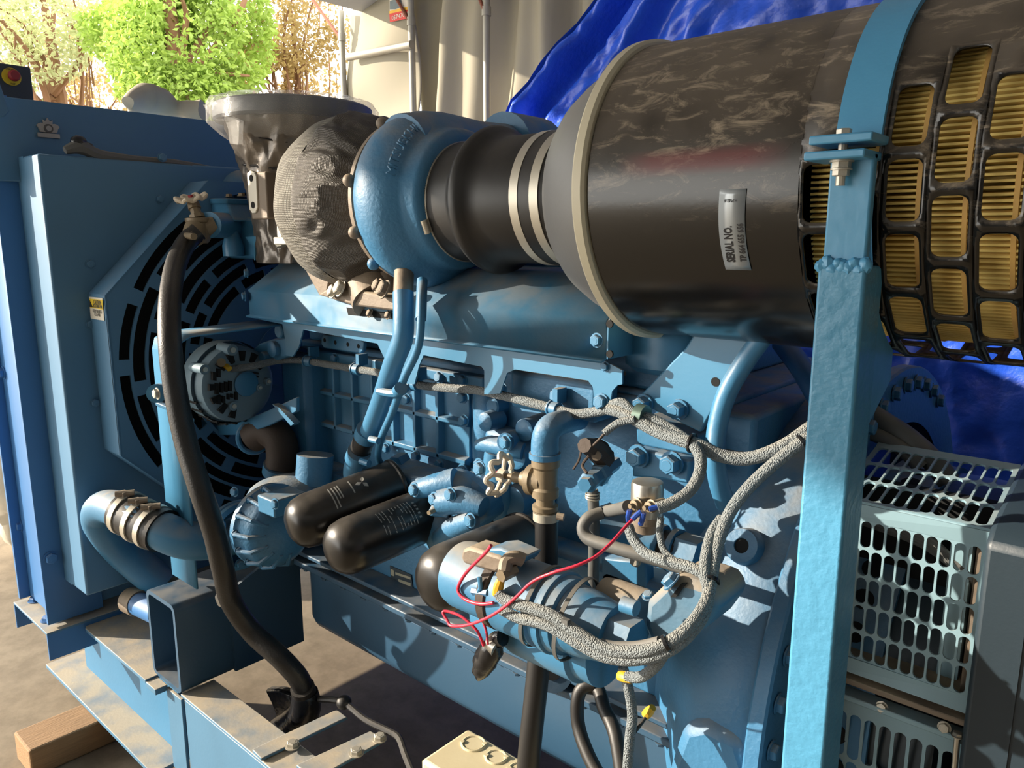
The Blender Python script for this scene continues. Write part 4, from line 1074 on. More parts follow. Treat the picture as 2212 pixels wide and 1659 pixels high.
obj('union_nut', M().cyl(at(852, 1003, y=1.17), at(872, 992, y=1.22), .02, 6), 'engine_blue', fe_)
obj('clip_block', M().cyl(at(866, 838, y=1.04), at(858, 848, y=1.06), .014, 12), 'engine_blue', fe_)
# ================================================================== skid, cross tube, front-end parts
lbm = thing('skid_beam', 'light blue I-beam stub under the radiator with dusty lower flange', 'beam', (-2.35, .83, .09))
obj('web', M().box((-2.68, .83, .105), (-1.97, .842, .345)), 'engine_blue', lbm, bevel=.002)
obj('bottom_flange', M().box((-2.80, .742, .092), (-1.97, .93, .106)), 'skid_blue', lbm, bevel=.002)
obj('top_flange', M().prism([(-2.445, .766, .345), (-2.02, .766, .345), (-2.02, .93, .345), (-2.68, .93, .345), (-2.68, .87, .345)], (0, 0, .012)), 'skid_blue', lbm, bevel=.002)
obj('lip', M().box((-2.02, .766, .335), (-1.96, .80, .352)), 'skid_blue', lbm, bevel=.002)
sr = thing('skid_rail', 'long grey blue channel rail running along the bottom of the set', 'rail', (-.6, .82, .1))
obj('web', M().box((-1.87, .802, .10), (.9, .812, .345)), 'skid_blue', sr, bevel=.002)
obj('top_flange', M().box((-1.89, .802, .345), (.9, .896, .353)), 'skid_blue', sr, bevel=.002)
obj('bottom_flange', M().box((-1.87, .802, .09), (.9, .896, .10)), 'skid_blue', sr, bevel=.002)
obj('end_plate', M().box((-1.965, .797, .10), (-1.878, .806, .343)), 'skid_blue', sr, bevel=.002)
# radiator foot channel
rc = thing('channel_beam', 'blue channel beam carrying the radiator column', 'channel', (-2.6, 1.5, .28))
obj('top_plate', M().box((-2.77, .665, .367), (-2.46, 2.35, .3755)), 'skid_blue', rc, bevel=.002)
obj('side_plate', M().box((-2.468, .665, .285), (-2.46, 2.35, .37)), 'radiator_blue', rc, bevel=.002)
obj('rear_plate', M().box((-2.77, .665, .285), (-2.762, 2.35, .37)), 'radiator_blue', rc, bevel=.002)
for u, v in ((75, 1298), (103, 1340)):
    bolt(rc, at(u, v, z=.376), Z, .016, 'radiator_blue')
# cross tube
ctb = thing('cross_tube', 'open ended blue square tube lying across the skid rail', 'tube', (-1.96, 1.4, .353))
def rrect(x0, x1, z0, z1, r, n=5):
    pts = []
    for cx, cz, s0 in ((x1 - r, z1 - r, 0), (x0 + r, z1 - r, 1), (x0 + r, z0 + r, 2), (x1 - r, z0 + r, 3)):
        for k in range(n + 1):
            t = (s0 + k / n) * PI / 2; pts.append((cx + r * math.cos(t), cz + r * math.sin(t)))
    return pts
o_ = rrect(-2.045, -1.878, .354, .608, .022); i_ = rrect(-2.033, -1.890, .366, .596, .014); n = len(o_)
mb = M(); Y0, Y1 = .80, 1.17
mb.add([(x, Y0, z) for x, z in o_] + [(x, Y0, z) for x, z in i_] + [(x, Y1, z) for x, z in o_] + [(x, Y1, z) for x, z in i_],
       [(i, (i + 1) % n, (i + 1) % n + n, i + n) for i in range(n)] + [(i, i + 2 * n, (i + 1) % n + 2 * n, (i + 1) % n) for i in range(n)] +
       [(i + n, (i + 1) % n + n, (i + 1) % n + 3 * n, i + 3 * n) for i in range(n)] + [(i + 2 * n, i + 3 * n, (i + 1) % n + 3 * n, (i + 1) % n + 2 * n) for i in range(n)])
obj('tube_wall', mb, 'pan_shaded_blue', ctb, ang=30)
obj('tube_end_liner', M().box((-2.03, 1.15, .37), (-1.893, 1.16, .592)), 'pan_shaded_blue', ctb)
# engine mount bracket between tube and block, dark
obj('mount_web', M().prism([(-1.878, .95, .36), (-1.878, 1.17, .36), (-1.878, 1.17, .75), (-1.878, 1.05, .64), (-1.878, .95, .60)], (.01, 0, 0)), 'pan_shaded_blue', ctb)
obj('mount_block', M().box((-2.0, 1.12, .62), (-1.84, 1.45, .80)), 'pan_shaded_blue', ctb, bevel=.01)
# wooden packing block
wk = M(); a = at(18, 1572, z=.09)
pw0 = [at(20, 1572, z=.092), at(72, 1592, z=.092)]
dY = Vector((0.02, 1, 0)).normalized(); wx = .135
c0 = Vector((-2.49, .555, 0))
wk.prism([c0 + Vector((0, 0, 0)), c0 + Vector((wx, 0, 0)), c0 + Vector((wx, 0, .09)), c0 + Vector((0, 0, .09))], dY * .42)
obj('wood_block', wk, 'wood', label='rough wooden packing block under the light blue beam', cat='wood block', ang=0, bevel=.006)
# ---- belt guard
bgd = thing('belt_guard', 'bent blue sheet belt guard in front of the alternator', 'guard', (-1.93, .95, .70))
mb = M()
pr = [(.86, .64), (.86, 1.265), (.868, 1.292), (.895, 1.305), (1.25, 1.315)]
vs = [Vector((x, y, z)) for x in (-2.005, -1.865) for y, z in pr]
obj('bent_sheet', M().add(vs, [(i, i + 1, i + 6, i + 5) for i in range(4)]), 'sheet_blue', bgd, ang=30, solid=.005)
obj('hanger_pin', M().cyl(at(338, 850, y=.82), at(348, 848, y=.86), .024, 18), 'engine_blue', bgd)
bolt(bgd, at(341, 850, y=.815), (0, -1, 0), .012, 'zinc')
obj('pin_arm', M().tube(T([(345, 868, .845), (375, 880, .85), (410, 912, .86)]), .013, 10), 'engine_blue', bgd)
# ---- alternator
al = thing('alternator', 'blue grey alternator with slotted end cover and round cap', 'alternator', (-2.03, 1.08, 1.02))
AC = Vector((-1.99, 1.085, 1.14)); AR = .116
obj('body', M().lathe(AC + Vector((-.13, 0, 0)), X, [(0, .06), (.0, .09), (.02, AR), (.075, AR), (.08, AR - .006), (.125, AR - .008), (.136, AR - .022), (.140, .06), (.141, .03)], 48), 'alu_cast', al)
cap = at(528, 828, x=-1.985)
obj('bearing_cap', M().lathe(Vector((-1.99, cap.y, cap.z)), X, [(0, .036), (.018, .036), (.021, .03), (.021, .001)], 32), 'engine_blue', al)
def slot_at(u, v, du, dv, m='void_shade'):
    q = [at(u + a * du, v + b * dv + a * du * .12, x=-1.9725) for a, b in ((-.5, -.5), (.5, -.5), (.5, .5), (-.5, .5))]
    return obj('vent_slot', M().prism(q, (-.06, 0, 0)), m, al)
for u, v, du, dv in ((464, 813, 8, 18), (474, 806, 6, 18), (470, 840, 6, 24), (480, 838, 6, 22), (489, 836, 6, 22), (498, 834, 7, 22),
                     (474, 866, 8, 15), (484, 863, 6, 15), (494, 857, 5, 12), (502, 855, 5, 9), (511, 855, 6, 17), (552, 806, 14, 4), (553, 813, 12, 4), (552, 823, 7, 6), (526, 853, 7, 5)):
    slot_at(u, v, du, dv)
for u, v, r_ in ((437, 797, .014), (500, 876, .013), (497, 755, .016), (575, 823, .010), (556, 836, .010)):
    p = at(u, v, x=-1.98); obj('lug', M().cyl(p - X * .05, p + X * .014, r_, 16), 'alu_cast', al)
    obj('lug_screw', M().cyl(p + X * .014, p + X * .018, r_ * .5, 12), 'zinc', al)
obj('terminal', M().cyl(at(478, 783, x=-1.985), at(478, 783, x=-1.955), .012, 14), 'brass', al)
obj('terminal_boot', M().cyl(at(488, 790, x=-1.97), at(496, 797, x=-1.955), .008, 10), 'yellow_plastic', al)
tb_ = obj('upper_rib_fan', M().lathe(AC + Vector((-.075, 0, 0)), X, [(0, AR + .004), (.03, AR + .004)], 40, caps=False), 'alu_cast', al)
for i in range(11):
    a = math.radians(36 + i * 24 + (i > 4) * 20); d = Vector((0, math.cos(a), math.sin(a))); tq = Vector((0, -d.z, d.y)); p = AC + Vector((.001, 0, 0)) + d * .084
    if d.y < -.3 or d.z > .45: obj('vent_slot', M().prism([p - tq * .006 - d * .016, p + tq * .006 - d * .016, p + tq * .009 + d * .012, p - tq * .009 + d * .012], (.014, 0, 0)), 'void_shade', al)
for i in range(7):
    a = math.radians(200 + i * 14); d = Vector((0, math.cos(a), math.sin(a)))
    p = AC + Vector((-.06, 0, 0)) + d * (AR + .003)
    obj('vent_slot', M().box((p.x - .03, p.y - .003, p.z - .003), (p.x + .03, p.y + .003, p.z + .003)), 'void_shade', al)
br = thing('alternator_bracket', 'curved blue adjusting arm above the alternator', 'bracket', at(590, 765, y=1.17))
obj('arm', M().prism(poly_y([(518, 780), (535, 762), (560, 742), (590, 732), (618, 728), (622, 770), (600, 778), (575, 785), (555, 775), (540, 785)], 1.16), (0, .03, 0)), 'engine_blue', br, bevel=.006)
for u, v, r_ in ((585, 755, .022), (565, 772, .016), (600, 716, .02)):
    bossy(br, u, v, 1.145, r_, .04)
sb = thing('support_bar', 'dark blue curved flat bar below the alternator', 'bar', at(530, 920, y=1.0))
obj('bar', M().prism(poly_y([(432, 905), (470, 918), (510, 914), (575, 888), (640, 858), (640, 890), (580, 920), (520, 940), (470, 940), (430, 928)], 1.12), (0, .012, 0)), 'engine_blue', sb, bevel=.003)
obj('strut', M().prism(poly_y([(588, 873), (602, 880), (635, 915), (628, 920)], 1.1), (0, .02, 0)), 'engine_blue', sb)
# ---- water pump and inlet pipe
wpz = thing('water_pump', 'blue cast water pump with bolted round inlet flange', 'pump', (-1.8, 1.05, .66))
PC = Vector((-1.845, .965, .77))
obj('inlet_flange', M().lathe(PC, X, [(0, .05), (0, .088), (.004, .092), (.014, .092), (.018, .085), (.02, .085), (.022, .092), (.036, .092), (.04, .08)], 40, caps=False), 'engine_blue', wpz)
obj('volute', M().lathe(Vector((-1.80, 1.02, .80)), X, [(0, .05), (.0, .085), (.02, .10), (.03, .104), (.034, .112), (.05, .112), (.054, .104), (.09, .10), (.12, .07), (.13, .01)], 48), 'cast_blue', wpz, ang=60)
obj('upper_cover', M().ball(Vector((-1.80, 1.10, .855)), .10, .11, .05, 24, 16), 'cast_blue', wpz)
for d_ in range(8):
    a_ = math.radians(100 + d_ * 25); q_ = Vector((0, math.cos(a_), math.sin(a_)))
    obj('rib', M().tube([Vector((-1.745, 1.02, .80)) + q_ * .112, Vector((-1.70, 1.02, .80)) + q_ * .098, Vector((-1.68, 1.02, .80)) + q_ * .06], .006, 8), 'cast_blue', wpz)
    bolt(wpz, Vector((-1.748, 1.02, .80)) + q_ * .106, X, .009)
obj('outlet_neck', M().cyl((-1.76, 1.16, .88), (-1.76, 1.17, .96), .05, 24), 'cast_blue', wpz)
obj('square_stub', M().box((at(560, 1085, y=.96).x, .955, at(590, 1092, y=.96).z - .03), (at(595, 1085, y=.96).x, 1.05, at(590, 1080, y=.96).z)), 'engine_blue', wpz, bevel=.004)
for d in (20, 80, 140, 200, 260, 320):
    a = math.radians(d); bolt(wpz, PC + Vector((-.002, math.cos(a) * .074, math.sin(a) * .074)), -X, .011)
    bolt(wpz, PC + Vector((.036, math.cos(a) * .074, math.sin(a) * .074)), X, .011)
for u, v in ((508, 1062), (595, 1088)): bolt(wpz, at(u, v, y=.95), (.2, -1, .1), .011)
ip = thing('coolant_pipe', 'blue coolant pipe elbow with black sleeve and three steel clamps', 'pipe', at(330, 1160, y=.8))
path = T([(505, 1158, .962), (455, 1168, .91), (400, 1166, .85), (340, 1142, .805), (285, 1112, .78), (235, 1094, .77), (213, 1108, .77), (222, 1140, .785), (270, 1195, .85), (350, 1262, .93)])
obj('pipe', M().tube(path, [.05, .05, .05, .05, .05, .046, .045, .046, .05, .05], 24, smooth=6), 'engine_blue', ip, ang=60)
obj('sleeve', M().tube(T([(352, 1147, .813), (318, 1131, .796), (268, 1104, .775)]), .0575, 24, smooth=5), 'rubber', ip, ang=60)
dd = (T([(268, 1104, .775)])[0] - T([(345, 1144, .81)])[0]).normalized()
for i, (u, v, y) in enumerate(((333, 1138, .803), (306, 1125, .79), (278, 1109, .779))):
    p = at(u, v, y=y); c = obj('hose_clamp', M().cyl(p - dd * .008, p + dd * .008, .0605, 32), 'zinc', ip)
    s_ = p + Vector((.015, -.01, .062)); obj('clamp_screw', M().cyl(s_ - Vector((.012, .02, 0)), s_ + Vector((.012, .02, 0)), .008, 10), 'tan_steel', c)
    obj('clamp_lug', M().box(tuple(s_ - Vector((.02, .008, .012))), tuple(s_ + Vector((.008, .008, .004)))), 'tan_steel', c)
ls = thing('radiator_outlet', 'short blue radiator outlet pipe with clamp behind the cross tube', 'pipe', at(300, 1300, x=-2.25))
obj('stub', M().cyl(at(283, 1297, x=-2.3), at(345, 1325, x=-2.1), .034, 20), 'radiator_blue', ls)
obj('sleeve', M().cyl(at(283, 1296, x=-2.3), at(303, 1305, x=-2.24), .04, 20), 'tan_steel', ls)
bh = thing('bypass_hose', 'dark brown bypass hose above the water pump', 'hose', at(605, 970, y=1.17))
obj('hose', M().tube(T([(545, 945, 1.14), (575, 930, 1.16), (604, 950, 1.17), (610, 985, 1.17), (606, 1015, 1.16)]), .046, 20, smooth=5), 'brown_hose', bh)
obj('elbow_rim', M().torus(at(548, 945, y=1.14), Vector((-1, .3, -.2)), .044, .008, 28, 8), 'engine_blue', bh)
obj('collar', M().cyl(at(607, 1005, y=1.16), at(604, 1022, y=1.16), .05, 24), 'engine_blue', bh)
# ---- thermostat housing
th = thing('thermostat_housing', 'blue thermostat housing with stepped outlet behind the upper valve', 'housing', at(520, 500, y=1.2))
obj('body', M().box((at(490, 490, y=1.2).x, 1.19, at(500, 558, y=1.2).z), (-1.84, 1.5, at(500, 470, y=1.2).z)), 'engine_blue', th, bevel=.012)
obj('ledge', M().prism(poly_y([(453, 430), (488, 430), (492, 440), (500, 468), (505, 478), (455, 478)], 1.15), (0, .1, 0)), 'engine_blue', th, bevel=.006)
obj('ledge_cap', M().prism(poly_y([(451, 428), (490, 428), (490, 441), (451, 441)], 1.145), (0, .11, 0)), 'engine_blue', th, bevel=.004)
obj('dome', M().ball(at(515, 430, y=1.32), .085, .085, .095, 24, 16), 'engine_blue', th)
obj('neck', M().cyl(at(452, 486, y=1.07), at(510, 488, y=1.2), .036, 20), 'engine_blue', th)
obj('drain_plug', M().lathe(at(505, 553, y=1.16), Z, [(0, .03), (.03, .03), (.06, .02), (.08, .014)], 18), 'engine_blue', th)
obj('web_plate', M().prism(poly_y([(530, 512), (556, 510), (560, 524), (551, 530), (551, 562), (549, 562), (548, 532), (540, 526)], 1.14), (0, .008, 0)), 'sheet_blue', th)
for u, v in ((460, 425), (495, 426), (522, 424)): bolt(th, at(u, v, y=1.17), Z, .01, 'brass')
# ---- handwheel builder
def handwheel(par, c, axis, R, m='wheel_white', hub='red_plastic', petals=8):
    R *= 1.08
    u, w_ = ortho(axis); axis = axis.normalized()
    pts = []
    for i in range(petals * 8):
        a = 2 * PI * i / (petals * 8); rr = R * (1 + .10 * math.cos(petals * a))
        pts.append(c + u * math.cos(a) * rr + w_ * math.sin(a) * rr + axis * .004 * math.cos(petals * a))
    pts.append(pts[0]); 
    rim_ = obj('handwheel', M().tube(pts, R * .15, 8, caps=False), m, par)
    for i in range(4):
        a = PI / 2 * i + .3; d = u * math.cos(a) + w_ * math.sin(a)
        obj('spoke', M().tube([c - axis * R * .12 + d * R * .2, c + d * R * .95], R * .12, 8), m, rim_)
    obj('hub', M().cyl(c - axis * R * .3, c + axis * R * .06, R * .34, 16), m, rim_)
    obj('hub_nut', M().cyl(c + axis * R * .06, c + axis * R * .22, R * .2, 6), hub, rim_)
g1 = thing('gate_valve', 'brass gate valve with upright white handwheel above the black hose', 'valve', at(425, 510, y=1.05))
hw = at(413, 428, y=1.05)
handwheel(g1, hw, Vector((.08, -.25, 1)), .036)
bx_ = at(428, 478, y=1.05)
obj('stem', M().lathe(Vector((bx_.x, bx_.y, bx_.z + .005)), (hw - bx_), [(0, .022), (.012, .022), (.014, .015), (.03, .014), (.032, .018), (.05, .016), (.055, .007), ((hw - bx_).length - .008, .007)], 8), 'brass', g1)
obj('body', M().lathe(bx_ + Vector((0, 0, -.06)), Z, [(0, .022), (.012, .03), (.035, .034), (.055, .030), (.058, .034), (.068, .034), (.07, .025)], 24), 'brass', g1)
obj('side_port', M().cyl(bx_ + Vector((.0, .0, -.025)), at(465, 484, y=1.09), .027, 18), 'brass', g1)
obj('hose_tail', M().cyl(at(424, 492, y=1.04), at(416, 515, y=1.02), .03, 20), 'brass', g1)
obj('clamp_screw', M().cyl(at(398, 509, y=1.0), at(419, 511, y=.99), .009, 12), 'brass', g1)
# ---- main black hose
bkh = thing('coolant_hose', 'long black rubber hose curving from the upper valve down to the skid', 'hose', at(480, 1250, y=.9))
hp_ = T([(428, 500, 1.035), (402, 525, 1.0), (379, 575, .94), (367, 650, .87), (367, 740, .825), (380, 850, .815), (403, 960, .815), (434, 1060, .82), (463, 1150, .835), (482, 1230, .85), (500, 1300, .88), (545, 1365, .92), (605, 1420, .955), (645, 1465, .985), (658, 1500, 1.0)])
obj('hose', M().tube(hp_, .0268, 20, smooth=6), 'hose_rubber', bkh, ang=60)
p = at(489, 1282, y=.882); q2 = at(494, 1296, y=.887)
obj('crimp_band', M().cyl(p, q2, .0285, 20), 'steel', bkh); obj('end_clamp', M().cyl(at(653, 1484, y=.99), at(658, 1500, y=1.0), .031, 20), 'rubber', bkh)
hf = thing('hose_fitting', 'black lumpy hose elbow fitting below the long hose', 'fitting', at(650, 1580, z=.3))
obj('elbow', M().tube(T([(658, 1495, 1.0), (660, 1530, 1.005), (640, 1560, 1.01), (600, 1580, 1.0)]), [.034, .04, .045, .035], 18, smooth=4), 'tape_black', hf)
obj('tape_tail', M().prism([at(u, v, y=1.03) for u, v in [(570, 1490), (600, 1490), (625, 1498), (640, 1510), (630, 1545), (600, 1560), (585, 1520)]], (0, .03, 0)), 'tape_black', hf, bevel=.008)
cbk = thing('drain_tube', 'thin black tube with tee running along the floor gap', 'tube', at(800, 1560, z=.33))
obj('tube', M().tube(T([(690, 1510, 1.02), (720, 1512, 1.03), (745, 1518, 1.04), (790, 1555, 1.04), (840, 1580, 1.05), (862, 1595, 1.05), (875, 1630, 1.03), (895, 1680, 1.0)]), .0085, 10, smooth=5), 'rubber', cbk)
obj('tee', M().ball(at(743, 1517, y=1.04), .02, .02, .018, 12, 8), 'rubber', cbk)
# flat bars lying on the rail
for lab_, q, bl in (('dusty flat steel bar lying across the rail near the hose fitting', [(545, 1625), (565, 1645), (750, 1555), (728, 1538)], [(632, 1612)]),
               ('flat steel bar with two bolts near the cream junction box', [(640, 1659), (680, 1690), (835, 1602), (800, 1585)], [(770, 1628), (820, 1597)])):
    fb_ = thing('flat_bar', lab_, 'bar', at(*q[0], z=.354), 'flat bars on the skid rail')
    obj('bar', M().prism([at(u, v, z=.355) for u, v in q], (0, 0, .008)), 'skid_blue', fb_, bevel=.002)
    for u, v in bl: bolt(fb_, at(u, v, z=.363), Z, .014, 'zinc')
# cream junction box
jb = thing('junction_box', 'cream painted metal box with round knockouts at the bottom edge', 'box', (-.85, 1.02, .25))
zj = .47; j0 = at(910, 1640, z=zj); j1 = at(1008, 1570, z=zj)
bxm = M().box((j0.x, j0.y, .25), (j0.x + .75, j1.y, zj))
obj('case', bxm, 'cream_paint', jb, bevel=.008)
for u, v, r_ in ((1023, 1607, .030), (1072, 1636, .026), (1122, 1664, .026)):
    p = at(u, v, z=zj); obj('knockout_ring', M().torus(p, Z, r_ * .82, .0035, 28, 8), 'cream_paint', jb)
    obj('knockout', M().cyl(p, p + Z * .0015, r_ * .68, 24), 'cream_paint', jb)
    for s_ in (0, PI):
        obj('knockout_tab', M().box((p.x + math.cos(s_ + .6) * r_ * .82 - .004, p.y + math.sin(s_ + .6) * r_ * .82 - .004, p.z), (p.x + math.cos(s_ + .6) * r_ * .82 + .004, p.y + math.sin(s_ + .6) * r_ * .82 + .004, p.z + .005)), 'cream_paint', jb)
obj('hinge_stub', M().cyl((j0.x - .002, j0.y + .012, zj - .05), (j0.x - .002, j0.y + .012, zj - .012), .006, 10), 'cream_paint', jb)
obj('stand', M().box((j0.x + .1, j0.y + .03, 0), (j0.x + .6, j1.y - .03, .25)), 'skid_blue', jb)
# ================================================================== oil filters
def oil_filter(label, tip, base, r, prints):
    a = Vector(tip); b = Vector(base); d = (b - a).normalized(); L = (b - a).length
    f = thing('oil_filter', label, 'oil filter', (a + b) / 2 - Z * r, 'black spin-on filters')
    obj('can', M().lathe(a, d, [(0, .001), (.002, r * .45), (.012, r * .74), (.028, r * .92), (.05, r), (L - .012, r), (L - .006, r * .97), (L, r * .9)], 48), 'filter_black', f, ang=60)
    obj('crimp', M().lathe(b - d * .012, d, [(0, r), (.003, r + .003), (.009, r + .003), (.012, r)], 48, caps=False), 'filter_black', f)
    # printed lines wrapped on the can: s along the can, angle around it
    u = Vector((0, 0, 1)); u = (u - d * u.dot(d)).normalized(); w_ = d.cross(u)
    def onc(s, g, e=.0007): return a + d * s + u * (math.cos(g) * (r + e)) + w_ * (math.sin(g) * (r + e))
    def patch(mb, s0, s1, g0, g1, n=5):
        for i in range(n):
            h0 = g0 + (g1 - g0) * i / n; h1 = g0 + (g1 - g0) * (i + 1) / n
            mb.add([onc(s0, h0), onc(s1, h0), onc(s1, h1), onc(s0, h1)], [(0, 1, 2, 3)])
    prints(f, onc, patch, d)
    return f
def pr_lines(f, onc, patch, d):
    mb = M(); r_ = random.Random(3)
    for i in range(11):
        s0 = .105 + i * .0085; g = .35
        while g < 1.25:
            w = r_.uniform(.05, .22)
            if r_.random() < .8: patch(mb, s0, s0 + .0022, g, min(g + w, 1.3), 3)
            g += w + .03
    obj('printed_text', mb, 'print_white', f, ang=0)
    mb = M()
    for g in (.45, .6, .75, .9, 1.05): patch(mb, .2, .206, g, g + .07, 2)
    obj('printed_icons', mb, 'print_white', f, ang=0)
def pr_logo(f, onc, patch, d):
    mb = M()
    for i, s0 in enumerate((.10, .108, .116, .122, .15)):
        patch(mb, s0, s0 + .003, .25, 1.15 if i < 2 else .85, 8)
    obj('printed_text', mb, 'print_white', f, ang=0)
    mb = M(); c = (.178, .55); k = .0095; kk = k / .06
    for j in range(3):
        t = 2 * PI * j / 3 + PI
        def dm(s, l):   # rhombus pointing along t
            return onc(c[0] + (math.cos(t) * s - math.sin(t) * l) * k, c[1] + (math.sin(t) * s + math.cos(t) * l) * kk)
        mb.add([dm(0.1, 0), dm(1.0, .55), dm(1.9, 0), dm(1.0, -.55)], [(0, 1, 2, 3)])
    obj('three_diamond_mark', mb, 'print_white', f, ang=0)
def pr_none(f, onc, patch, d): pass
oil_filter('black spin-on oil filter with three-diamond logo, farthest of the three', at(622, 1142, y=.875), at(860, 1046, y=1.14), .0615, pr_logo)
oil_filter('black spin-on oil filter with rows of white print, middle of the three', at(713, 1196, y=.875), at(922, 1110, y=1.14), .0615, pr_lines)
oil_filter('plain black spin-on filter just above the starter motor', at(922, 1268, y=.885), at(1132, 1175, y=1.15), .066, pr_none)
obj('oil_gallery_casting', M().box((-1.44, 1.13, .86), (-1.17, 1.24, 1.0)), 'cast_blue', bevel=.012, label='blue cast gallery block holding the two left oil filters', cat='casting')
# ================================================================== starter motor
sm = thing('starter_motor', 'blue starter motor with ribbed solenoid and dusty nose housing', 'starter motor', (-.8, 1.0, .82))
SA = Vector((0, .93, .942))
def sxp(u, v): return at(u, v, y=.93).x
def lath(nm, y, z, prof, m, seg=40): return obj(nm, M().lathe(Vector((0, y, z)), X, prof, seg), m, sm)
xa = -.955
lath('solenoid_cap', .93, .942, [(xa, .04), (xa + .006, .058), (xa + .02, .0615), (xa + .11, .0615), (xa + .112, .058)], 'engine_blue')
lath('insulator_band', .93, .942, [(xa + .105, .064), (xa + .108, .068), (xa + .125, .068), (xa + .128, .064)], 'brown_hose')
lath('solenoid_body', .93, .942, [(xa + .128, .0635), (xa + .132, .067), (xa + .215, .067), (xa + .218, .062), (xa + .225, .062), (xa + .228, .066), (xa + .262, .063), (xa + .265, .056), (xa + .30, .054), (xa + .345, .045)], 'engine_blue')
lath('solenoid_ring', .93, .942, [(xa + .233, .066), (xa + .235, .069), (xa + .243, .069), (xa + .245, .066)], 'engine_blue')
obj('hex_cap', M().cyl((xa + .335, .93, .942), (xa + .385, .93, .942), .037, 6), 'engine_blue', sm)
obj('cap_stud', M().cyl(at(1345, 1305, y=.90), at(1375, 1315, y=.90), .012, 12), 'engine_blue', sm)
# main motor below/behind
lath('motor_body', .995, .875, [(-.93, .05), (-.925, .07), (-.91, .078), (-.70, .078), (-.695, .07), (-.66, .07)], 'engine_blue')
lath('motor_rear', 1.0, .955, [(-.685, .02), (-.68, .034), (-.66, .037), (-.60, .037)], 'dusty_blue')
obj('nose_housing', M().prism([at(u, v, y=.96) for u, v in [(1395, 1300), (1445, 1252), (1468, 1250), (1500, 1258), (1535, 1270), (1556, 1310), (1520, 1360), (1480, 1385), (1410, 1400), (1390, 1350)]], (0, .10, 0)), 'dusty_blue', sm, bevel=.012)
obj('nose_rib', M().prism([at(u, v, y=.955) for u, v in [(1448, 1290), (1470, 1262), (1480, 1262), (1460, 1290)]], (0, .01, 0)), 'void_shade', sm)
obj('brush_cover', M().prism([at(u, v, y=.885) for u, v in [(997, 1188), (1012, 1182), (1075, 1200), (1098, 1212), (1096, 1230), (1080, 1242), (1000, 1218), (995, 1205)]], (0, .05, 0)), 'tan_steel', sm, bevel=.006)
obj('upper_lug', M().prism([at(u, v, y=.89) for u, v in [(1052, 1186), (1080, 1184), (1130, 1206), (1120, 1222), (1085, 1205), (1056, 1196)]], (0, .05, 0)), 'engine_blue', sm, bevel=.004)
obj('arched_strap', M().tube(T([(1090, 1236, .87), (1095, 1212, .88), (1112, 1204, .89), (1130, 1210, .9)]), .012, 10, smooth=4), 'tan_steel', sm)
for i, (u, v) in enumerate(((1150, 1318), (1222, 1345))):
    p = Vector((at(u, v, y=.9).x, .93, .942)); 
    t_ = obj('cable_tie', M().lathe(p, X + Vector((0, .12, -.15)), [(-.0035, .0685), (-.0035, .0705), (.0035, .0705), (.0035, .0685)], 48, caps=False), 'cable_grey', sm)
    obj('tie_lock', M().box(tuple(at(u, v, y=.853) - Vector((.006, .004, .006))), tuple(at(u, v, y=.853) + Vector((.006, .004, .006)))), 'cable_grey', t_)
p = at(1085, 1243, y=.862); obj('terminal_bolt', M().cyl(p - Y * .004, p + Y * .03, .0105, 6), 'brass', sm)
obj('terminal_boot', M().tube(T([(1082, 1252, .865), (1077, 1268, .862), (1072, 1285, .862)]), [.007, .009, .007], 10), 'yellow_plastic', sm)
p = at(1036, 1275, y=.868); obj('wing_stud', M().cyl(p, p + Y * .03, .006, 8), 'engine_blue', sm)
obj('stud_lever', M().tube(T([(1036, 1246, .868), (1038, 1270, .866), (1030, 1288, .868)]), .004, 8), 'engine_blue', sm)
obj('stud_nut', M().cyl(at(1022, 1277, y=.87), at(1055, 1281, y=.87), .007, 6), 'engine_blue', sm)
bolt(sm, at(1452, 1258, y=.955), (-.6, -.3, .6), .013); bolt(sm, at(1400, 1288, y=.99), (0, -.5, 1), .008)
# ================================================================== hoses, valve and fittings right of centre
gv = thing('gate_valve', 'brass gate valve with sideways white handwheel in the middle of the engine', 'valve', at(1178, 1060, y=1.08))
vx = at(1178, 1060, y=1.08)
zt = at(1177, 990, y=1.08).z; zb2 = at(1180, 1105, y=1.08).z
obj('body', M().lathe(Vector((vx.x, 1.08, zb2)), Z, [(0, .021), (.004, .025), (.012, .025), (.014, .018), (.028, .018), (.03, .026), (.045, .026), (.05, .022), (.085, .023), (.09, .027), (.105, .027), (.108, .02), (zt - zb2, .02)], 20), 'brass', gv)
wc = at(1081, 1026, y=1.07)
st_ = at(1176, 1040, y=1.08)
sd = (wc - st_)
obj('bonnet', M().lathe(st_, sd, [(0, .024), (.018, .026), (.02, .03), (.032, .03), (.036, .018), (.05, .015), (.052, .011), (.07, .011), (.072, .006), (sd.length, .006)], 18), 'brass', gv)
handwheel(gv, wc, Vector((-1, -.12, .1)), .036)
el2 = thing('pipe_elbow', 'blue painted threaded pipe elbow above the brass valve', 'elbow', at(1185, 950, y=1.1))
obj('elbow', M().tube(T([(1250, 906, 1.25), (1215, 912, 1.14), (1190, 922, 1.09), (1178, 945, 1.08), (1177, 985, 1.08)]), [.022, .023, .0245, .0255, .0265], 22, smooth=5), 'cast_blue', el2)
obj('collar', M().cyl(at(1177, 978, y=1.08), at(1177, 990, y=1.08), .030, 22), 'cast_blue', el2)
vh = thing('drain_hose', 'black vertical hose clamped below the brass valve', 'hose', at(1150, 1620, y=1.06))
obj('hose', M().tube(T([(1180, 1108, 1.08), (1180, 1200, 1.08), (1172, 1330, 1.07), (1160, 1470, 1.05), (1146, 1600, 1.03), (1135, 1720, 1.02)]), .0225, 18, smooth=5), 'rubber', vh)
